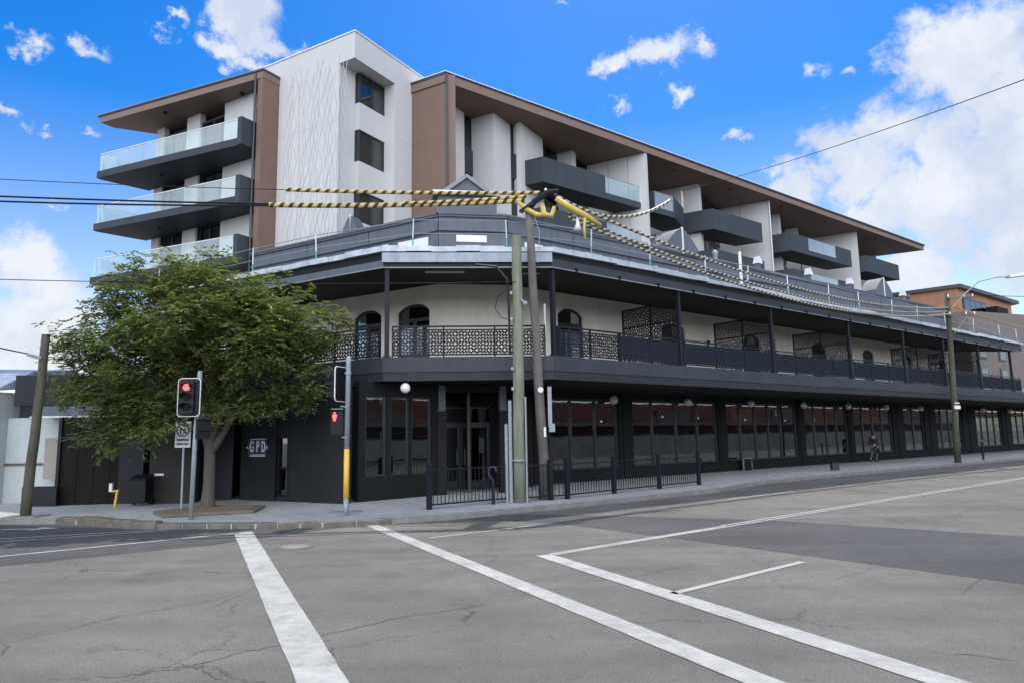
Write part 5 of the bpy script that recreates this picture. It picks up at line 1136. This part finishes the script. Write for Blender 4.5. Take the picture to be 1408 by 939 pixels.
h_ = rbox(Fq, a_-.15, a_+.15, b_-.10, b_-.011, 2.64, 3.46, .05).build('lamp_housing', 'black', tl)
for i, z in enumerate((3.30, 3.05, 2.79)):
    MB().tube([P(Fq, a_-.03, b_-.101, z), P(Fq, a_-.03, b_-.125, z)], .085, 20).build('lens', 'red' if i == 0 else mat('unlit_lens', (.008,.010,.010), .6, .1, 3, spec=.1), h_)
    vz = MB()
    for k in range(9):
        a0, a1 = R(-10+k*22.2), R(-10+(k+1)*22.2); 
        vz.add([P(Fq, a_-.03+.115*math.cos(a0), b_-.10, z+.115*math.sin(a0)), P(Fq, a_-.03+.115*math.cos(a1), b_-.10, z+.115*math.sin(a1)), P(Fq, a_-.03+.115*math.cos(a1), b_-.27, z+.115*math.sin(a1)), P(Fq, a_-.03+.115*math.cos(a0), b_-.27, z+.115*math.sin(a0)),
                P(Fq, a_-.03+.122*math.cos(a0), b_-.10, z+.122*math.sin(a0)), P(Fq, a_-.03+.122*math.cos(a1), b_-.10, z+.122*math.sin(a1)), P(Fq, a_-.03+.122*math.cos(a1), b_-.27, z+.122*math.sin(a1)), P(Fq, a_-.03+.122*math.cos(a0), b_-.27, z+.122*math.sin(a0))], [(0, 1, 2, 3), (4, 7, 6, 5), (2, 6, 7, 3)])
    vz.build('visor', 'black', h_)
F45 = frame((0, 0), (.75, .66))[0]
a2, b2 = inF(F45, -7.98, 17.95)
h2 = rbox(F45, a2-.16, a2+.16, b2-.28, b2-.08, 2.0, 2.52, .04).build('pedestrian_housing', 'black', tl)
for z in (2.38, 2.12): MB().box(F45, a2-.13, a2+.13, b2-.40, b2-.281, z+.09, z+.11).build('visor', 'black', h2)
MB().box(FW, -8.2, -8.06, 17.86, 17.92, 3.35, 3.4).box(FW, -8.2, -8.06, 17.86, 17.92, 2.62, 2.67).build('bracket', 'galv', tl)
MB().tube([(-8.14, 17.95, 1.0), (-8.14, 17.95, 1.16)], .075, 12).build('push_button', 'yellow', tl) if False else None
# right signal
t2 = thing('traffic_light', 'grey signal post with yellow lower band, side on lamps and red pedestrian figure', 'traffic light', (-4.33, 18.3, 0), 'traffic lights at the corner')
MB().tube([(-4.33, 18.3, -.03), (-4.33, 18.3, .42)], .068, 14).build('base_sleeve', 'galv', t2, True)
MB().tube([(-4.33, 18.3, .42), (-4.33, 18.3, 1.68)], .072, 14).build('yellow_band', 'yellow', t2, True)
MB().tube([(-4.33, 18.3, 1.68), (-4.32, 18.3, 3.95), (-4.32, 18.3, 4.06), (-4.32, 18.3, 4.1)], [.066, .066, .066, .03], 14).build('post', 'galv', t2, True)
MB().tube([(-4.33, 18.3, 3.62), (-4.33, 18.3, 3.67)], .09, 14).build('bracket', 'galv', t2)
Fv2 = frame((0, 0), (.30, 1.0))[0]      # signal faces left along -b
a3, b3 = inF(Fv2, -4.50, 18.3)
# board plane spans a (away) and z; faces -b (to the left)
brd = MB(); n_ = []
def outline(a0, a1, z0, z1, r):
    pts = []
    for (cx, cz, s0) in ((a1-r, z1-r, 0), (a0+r, z1-r, 90), (a0+r, z0+r, 180), (a1-r, z0+r, 270)):
        for i in range(5): a = R(s0+i*22.5); pts.append((cx+r*math.cos(a), cz+r*math.sin(a)))
    return pts
F_b = Fv2
bo = MB().ext(F_b, outline(a3-.30, a3+.30, 2.92, 3.80, .10), b3-.01, b3+.02).build('target_board', 'black', t2)
ed = [P(F_b, a, b3+.005, z) for a, z in outline(a3-.31, a3+.31, 2.91, 3.81, .10)]; ed.append(ed[0])
MB().tube(ed, .016, 6, cap=False).build('white_edge', 'white_m', bo)
hs_ = MB().box(F_b, a3-.14, a3+.14, b3+.021, b3+.20, 2.98, 3.74).build('lamp_housing', 'black', t2)
for z in (3.60, 3.35, 3.10):
    vz = MB()
    for k in range(8):
        a0, a1 = R(k*22.5), R((k+1)*22.5); q = lambda a, b, r: P(F_b, a3+r*math.cos(a), b, z+r*math.sin(a))
        vz.add([q(a0, b3+.2, .12), q(a1, b3+.2, .12), q(a1, b3+.42, .12), q(a0, b3+.42, .12), q(a0, b3+.2, .13), q(a1, b3+.2, .13), q(a1, b3+.42, .13), q(a0, b3+.42, .13)], [(0, 1, 2, 3), (4, 7, 6, 5), (3, 2, 6, 7)])
    vz.build('visor', 'black', hs_)
FwP = frame((0, 0), (1, .25))[0]; a4, b4 = inF(FwP, -4.56, 18.22)
ph = rbox(FwP, a4-.17, a4+.13, b4-.02, b4+.16, 2.05, 2.72, .04).build('pedestrian_housing', 'black', t2)
fg = MB(); cz = 2.52; F = FwP; bb0, bb1 = b4-.035, b4-.021; ax_ = a4-.08
for i in range(12): pass
fg.ext(F, [(ax_+.028*math.cos(R(i*30)), cz+.085+.028*math.sin(R(i*30))) for i in range(12)], bb0, bb1)
fg.ext(F, [(ax_-.05, cz+.05), (ax_-.055, cz-.03), (ax_-.035, cz-.03), (ax_-.03, cz-.115), (ax_+.03, cz-.115), (ax_+.035, cz-.03), (ax_+.055, cz-.03), (ax_+.05, cz+.05)], bb0, bb1)
fg.build('red_figure', 'red', ph)
MB().box(FwP, a4-.17, a4+.13, b4-.16, b4-.021, 2.70, 2.715).build('visor', 'galv', ph)
MB().tube([(-4.33, 18.24, 1.98), (-4.45, 18.24, 1.98)], .015, 6).tube([(-4.33, 18.24, 2.76), (-4.5, 18.24, 2.78)], .015, 6).build('bracket', 'galv', t2)
# no-turn sign on its post
sp_ = thing('road_sign', 'white rectangular sign with black ringed no right turn symbol beside the tree', 'sign', (-9.36, 20.0, 0))
MB().tube([(-9.36, 20.02, 0), (-9.38, 20.02, 2.48)], .03, 10).build('post', 'galv', sp_)
mS = mat('sign_face_white', (.40,.40,.42), .5, .03, 4)
pl_ = rbox(FW, -9.60, -9.16, 19.96, 19.975, 1.78, 2.51, .02).build('sign_plate', mS, sp_)
rg = MB(); cx, cz = -9.38, 2.27
for i in range(28):
    a0, a1 = 2*math.pi*i/28, 2*math.pi*(i+1)/28
    rg.ext(FW, [(cx+.19*math.cos(a0), cz+.19*math.sin(a0)), (cx+.19*math.cos(a1), cz+.19*math.sin(a1)), (cx+.165*math.cos(a1), cz+.165*math.sin(a1)), (cx+.165*math.cos(a0), cz+.165*math.sin(a0))], 19.945, 19.959)
rg.ext(FW, [(cx-.13, cz+.10), (cx-.11, cz+.125), (cx+.14, cz-.10), (cx+.12, cz-.125)], 19.945, 19.959)
rg.box(FW, cx-.09, cx-.06, 19.947, 19.959, cz-.10, cz+.04).box(FW, cx-.09, cx+.02, 19.947, 19.959, cz+.0, cz+.035).ext(FW, [(cx+.02, cz-.02), (cx+.02, cz+.06), (cx+.08, cz+.02)], 19.947, 19.959)
rg.build('symbol', 'black', pl_)
tx = MB(); rnd = random.Random(2)
for z, h in ((1.955, .075), (1.84, .07)):
    x = -9.54
    while x < -9.22:
        w_ = rnd.uniform(.012, .03); tx.box(FW, x, x+w_, 19.95, 19.959, z+rnd.uniform(0, .015), z+h); x += w_+rnd.uniform(.008, .02)
tx.build('worn_text', 'black', pl_)

# ------------------------------------------------------------------ kerb fence
fposts = [(-2.33, 19.42), (-.62, 20.8), (1.1, 21.62), (1.62, 21.95), (3.3, 23.6), (5.15, 25.3), (7.0, 27.0)]
fence = thing('pedestrian_fence', 'black steel pedestrian fence with thin bars along the kerb at the pub corner', 'fence', (-2.33, 19.42, 0))
for i, (x, y) in enumerate(fposts):
    if i == 1: 
        MB().box(FW, x-.04, x+.04, y-.04, y+.04, -.02, .72).build('fence_post', 'post', fence); continue
    F = frame(fposts[max(0, i-1)], fposts[min(i+1, 6)])[0]; a, b = inF(F, x, y)
    MB().box(F, a-.06, a+.06, b-.06, b+.06, -.02, 1.18).box(F, a-.075, a+.075, b-.075, b+.075, 1.18, 1.21).build('fence_post', 'post', fence)
for p, q in zip(fposts, fposts[1:]):
    F, oa_, ob_2, l_ = frame(p, q); f = MB().box(F, oa_+.06, oa_+l_-.06, ob_2-.015, ob_2+.015, 1.04, 1.08).box(F, oa_+.06, oa_+l_-.06, ob_2-.015, ob_2+.015, .10, .14)
    n = int(l_/.125)
    for i in range(1, n): x = oa_+l_*i/n; f.box(F, x-.009, x+.009, ob_2-.009, ob_2+.009, .14, 1.04)
    f.build('bar_panel', 'post', fence)
bh = thing('bicycle_hoop', 'dark blue curled bicycle hoop on a post just outside the kerb fence', 'bicycle rack', (-.66, 20.62, 0))
MB().tube([(-.62, 20.62, 0), (-.62, 20.62, .62)], .05, 10).build('post', 'post', bh)
bm_ = mat('blue_black_steel', (.02,.03,.07), .35, .1, 4); ps = [(-.62, 20.62, .6), (-.66, 20.62, .72), (-.74, 20.62, .86), (-.75, 20.62, .98), (-.68, 20.62, 1.06), (-.58, 20.62, 1.06), (-.52, 20.62, .98), (-.54, 20.62, .9)]
MB().tube(ps, .022, 8).build('hoop', bm_, bh, True)
gp = thing('gas_marker_post', 'short yellow post with bent top and white cap before the black gate', 'post', (-12.2, 21.8, 0))
MB().tube([(-12.24, 21.8, -.02), (-12.18, 21.8, .50)], .035, 8).tube([(-12.14, 21.8, .5), (-12.36, 21.8, .47)], .03, 8).build('pipe', 'yellow', gp); MB().box(FW, -12.42, -12.33, 21.76, 21.84, .47, .72).build('cap', 'white_m', gp)
bn = thing('wheelie_bin', 'dark lidded bin standing in shade between black gate and side door', 'bin', (-12.1, 22.5, 0))
F = frame((0, 0), (1, .1))[0]; a, b = inF(F, -11.75, 22.35)
MB().prism(F, [(a-.24, b-.25), (a+.24, b-.25), (a+.28, b+.25), (a-.28, b+.25)], .08, .80).build('body', 'black', bn, bevel=.02)
MB().prism(F, [(a-.27, b-.30), (a+.27, b-.30), (a+.27, b+.27), (a-.27, b+.27)], [.80, .80, .80, .80], [.84, .84, .95, .95]).build('lid', 'post', bn, bevel=.02)
for s in (-1, 1): MB().tube([P(F, a+s*.24, b+.22, .1), P(F, a+s*.30, b+.22, .1)], .1, 14).build('wheel', 'black', bn)
# steel frames set in the footpath by the signal
pf = thing('service_pit_cover', 'rectangular steel edged pit cover flush in the footpath behind the yellow banded post', 'pit cover', (-4.5, 19.2, 0))
MB().box(FW, -5.0, -4.1, 18.95, 19.45, -.003, .004).build('edge_frame', 'galv', pf); MB().box(FW, -4.95, -4.15, 19.0, 19.4, .0, .008).build('lid', 'conc', pf)
# far small street furniture
for (x, y, h, lb_) in ((29.4, 44.4, 1.15, 'thin dark kerb bollard just right of the far street light pole'), (43.5, 57.6, 1.1, 'thin dark kerb bollard at the far right edge of the kerb')):
    b_ = thing('bollard', lb_, 'bollard', (x, y, 0), 'thin bollards on the far kerb'); MB().tube([(x, y, -.02), (x, y, h)], .06, 10).build('shaft', 'post', b_); MB().tube([(x, y, h), (x, y, h+.05)], .07, 10).build('cap', 'galv', b_)
sb = thing('litter_bin', 'small dark blue box standing on the footpath under the third globe lamp bay', 'bin', (15.9, 35.2, 0))
bx = mat('navy_plastic', (.015,.02,.04), .5, .1, 4); MB().box(FW, 15.75, 16.1, 35.1, 35.4, .04, .40).build('body', bx, sb, bevel=.02); MB().box(FW, 15.72, 16.13, 35.07, 35.43, .40, .45).build('lid', 'black', sb, bevel=.01)
ab = thing('folding_board', 'small grey framed board leaning at the wall beneath the second window bay', 'board', tuple(P(FR, 33.0, -21.4, 0)))
MB().prism(FR, [(32.0, -21.5), (32.7, -21.5), (32.7, -21.46), (32.0, -21.46)], 0, .6).build('panel', 'char', ab); MB().box(FR, 31.97, 32.0, -21.52, -21.44, 0, .63).box(FR, 32.7, 32.73, -21.52, -21.44, 0, .63).box(FR, 32.0, 32.7, -21.52, -21.44, .60, .63).build('frame', 'galv', ab)

# ------------------------------------------------------------------ pedestrian
def person():
    bx_ = P(FR, 45.6, -21.1); t = thing('person', 'person in dark top and grey trousers walking by the far pub windows with a bag', 'person', tuple(bx_))
    fw = uR; sd_ = nR; O = bx_
    def W(f, s, z): return tuple(fw*f + sd_*s + Vector((0, 0, z)))
    def skinned(name, verts, edges, rad, mt, sub=2, root=0):
        me = bpy.data.meshes.new(name); me.from_pydata([W(*v) for v in verts], edges, []); o = bpy.data.objects.new(name, me); COL.objects.link(o); o.parent = t; me.materials.append(M[mt]); o['_o'] = list(O)
        bm = bmesh.new(); bm.from_mesh(me); ly = bm.verts.layers.skin.verify()
        for i, v in enumerate(bm.verts): v[ly].radius = (rad[i], rad[i]); v[ly].use_root = (i == root)
        bm.to_mesh(me); bm.free()
        s = o.modifiers.new('skin', 'SKIN'); s.use_smooth_shade = True; ss = o.modifiers.new('sub', 'SUBSURF'); ss.levels = sub; ss.render_levels = sub
        return o
    v = [(0, 0, .95), (0, 0, 1.15), (.02, 0, 1.38), (.03, 0, 1.50), (.05, 0, 1.62), (.05, 0, 1.72),
         (0, .10, .90), (.16, .10, .50), (.05, .10, .10), (.16, .10, .04), (0, -.10, .90), (-.08, -.10, .50), (-.32, -.10, .14), (-.24, -.10, .05),
         (.02, .19, 1.42), (-.08, .23, 1.15), (.04, .22, .92), (.02, -.19, 1.42), (.06, -.23, 1.15), (.2, -.2, .98),
         (.09, .21, .84), (.10, .24, .85), (.25, -.19, .92), (.26, -.22, .93)]
    e = [(0, 1), (1, 2), (2, 3), (3, 4), (4, 5), (0, 6), (6, 7), (7, 8), (8, 9), (0, 10), (10, 11), (11, 12), (12, 13), (2, 14), (14, 15), (15, 16), (2, 17), (17, 18), (18, 19), (16, 20), (16, 21), (19, 22), (19, 23)]
    r = [.145, .13, .15, .055, .095, .07, .095, .062, .045, .04, .095, .062, .045, .04, .06, .045, .032, .06, .045, .032, .015, .012, .015, .012]
    skinned('body', v, e, r, 'skin')
    skinned('top', [(0, 0, .93), (0, 0, 1.15), (.02, 0, 1.38), (.02, .2, 1.41), (-.08, .24, 1.15), (.03, .225, .98), (.02, -.2, 1.41), (.06, -.24, 1.15), (.16, -.205, 1.01)], [(0, 1), (1, 2), (2, 3), (3, 4), (4, 5), (2, 6), (6, 7), (7, 8)], [.165, .15, .165, .075, .06, .05, .075, .06, .05], 'cloth')
    skinned('trousers', [(0, 0, .93), (0, .1, .88), (.16, .1, .50), (.05, .1, .12), (0, -.1, .88), (-.08, -.1, .50), (-.30, -.1, .17)], [(0, 1), (1, 2), (2, 3), (0, 4), (4, 5), (5, 6)], [.16, .11, .078, .062, .11, .078, .062], 'denim')
    h = MB().sphere(O+Vector(W(.03, 0, 1.69)), .105, 12, 8, (1, 1, .9)); h.build('hair', 'hair', t, True)
    MB().sphere(O+Vector(W(.15, 0, 1.645)), .018, 8, 6).build('nose', 'skin', t, True)
    for f_, s_, z_ in ((.11, .10, .05), (-.27, -.10, .08)): MB().sphere(O+Vector(W(f_, s_, z_)), .13, 12, 8, (.85, .75, .45)).build('shoe', 'black', t, True)
    bg_ = thing('shoulder_bag', 'dark bag hanging at the hip of the walking person', 'bag', tuple(O+Vector(W(.1, .28, .7))))
    c = O+Vector(W(.08, .27, .68)); a, b = c.dot(uR), c.dot(nR)
    MB().box(FR, a-.16, a+.16, b-.05, b+.05, .56, .80).build('pouch', 'black', bg_, bevel=.03); MB().tube([P(FR, a-.12, b, .8), O+Vector(W(.0, .17, 1.2)), O+Vector(W(.02, .1, 1.52)), O+Vector(W(.06, .17, 1.2)), P(FR, a+.12, b, .8)], .014, 5).build('strap', 'black', bg_)
person()

# ------------------------------------------------------------------ tidy
for o in bpy.data.objects:
    if '_o' in o: del o['_o']
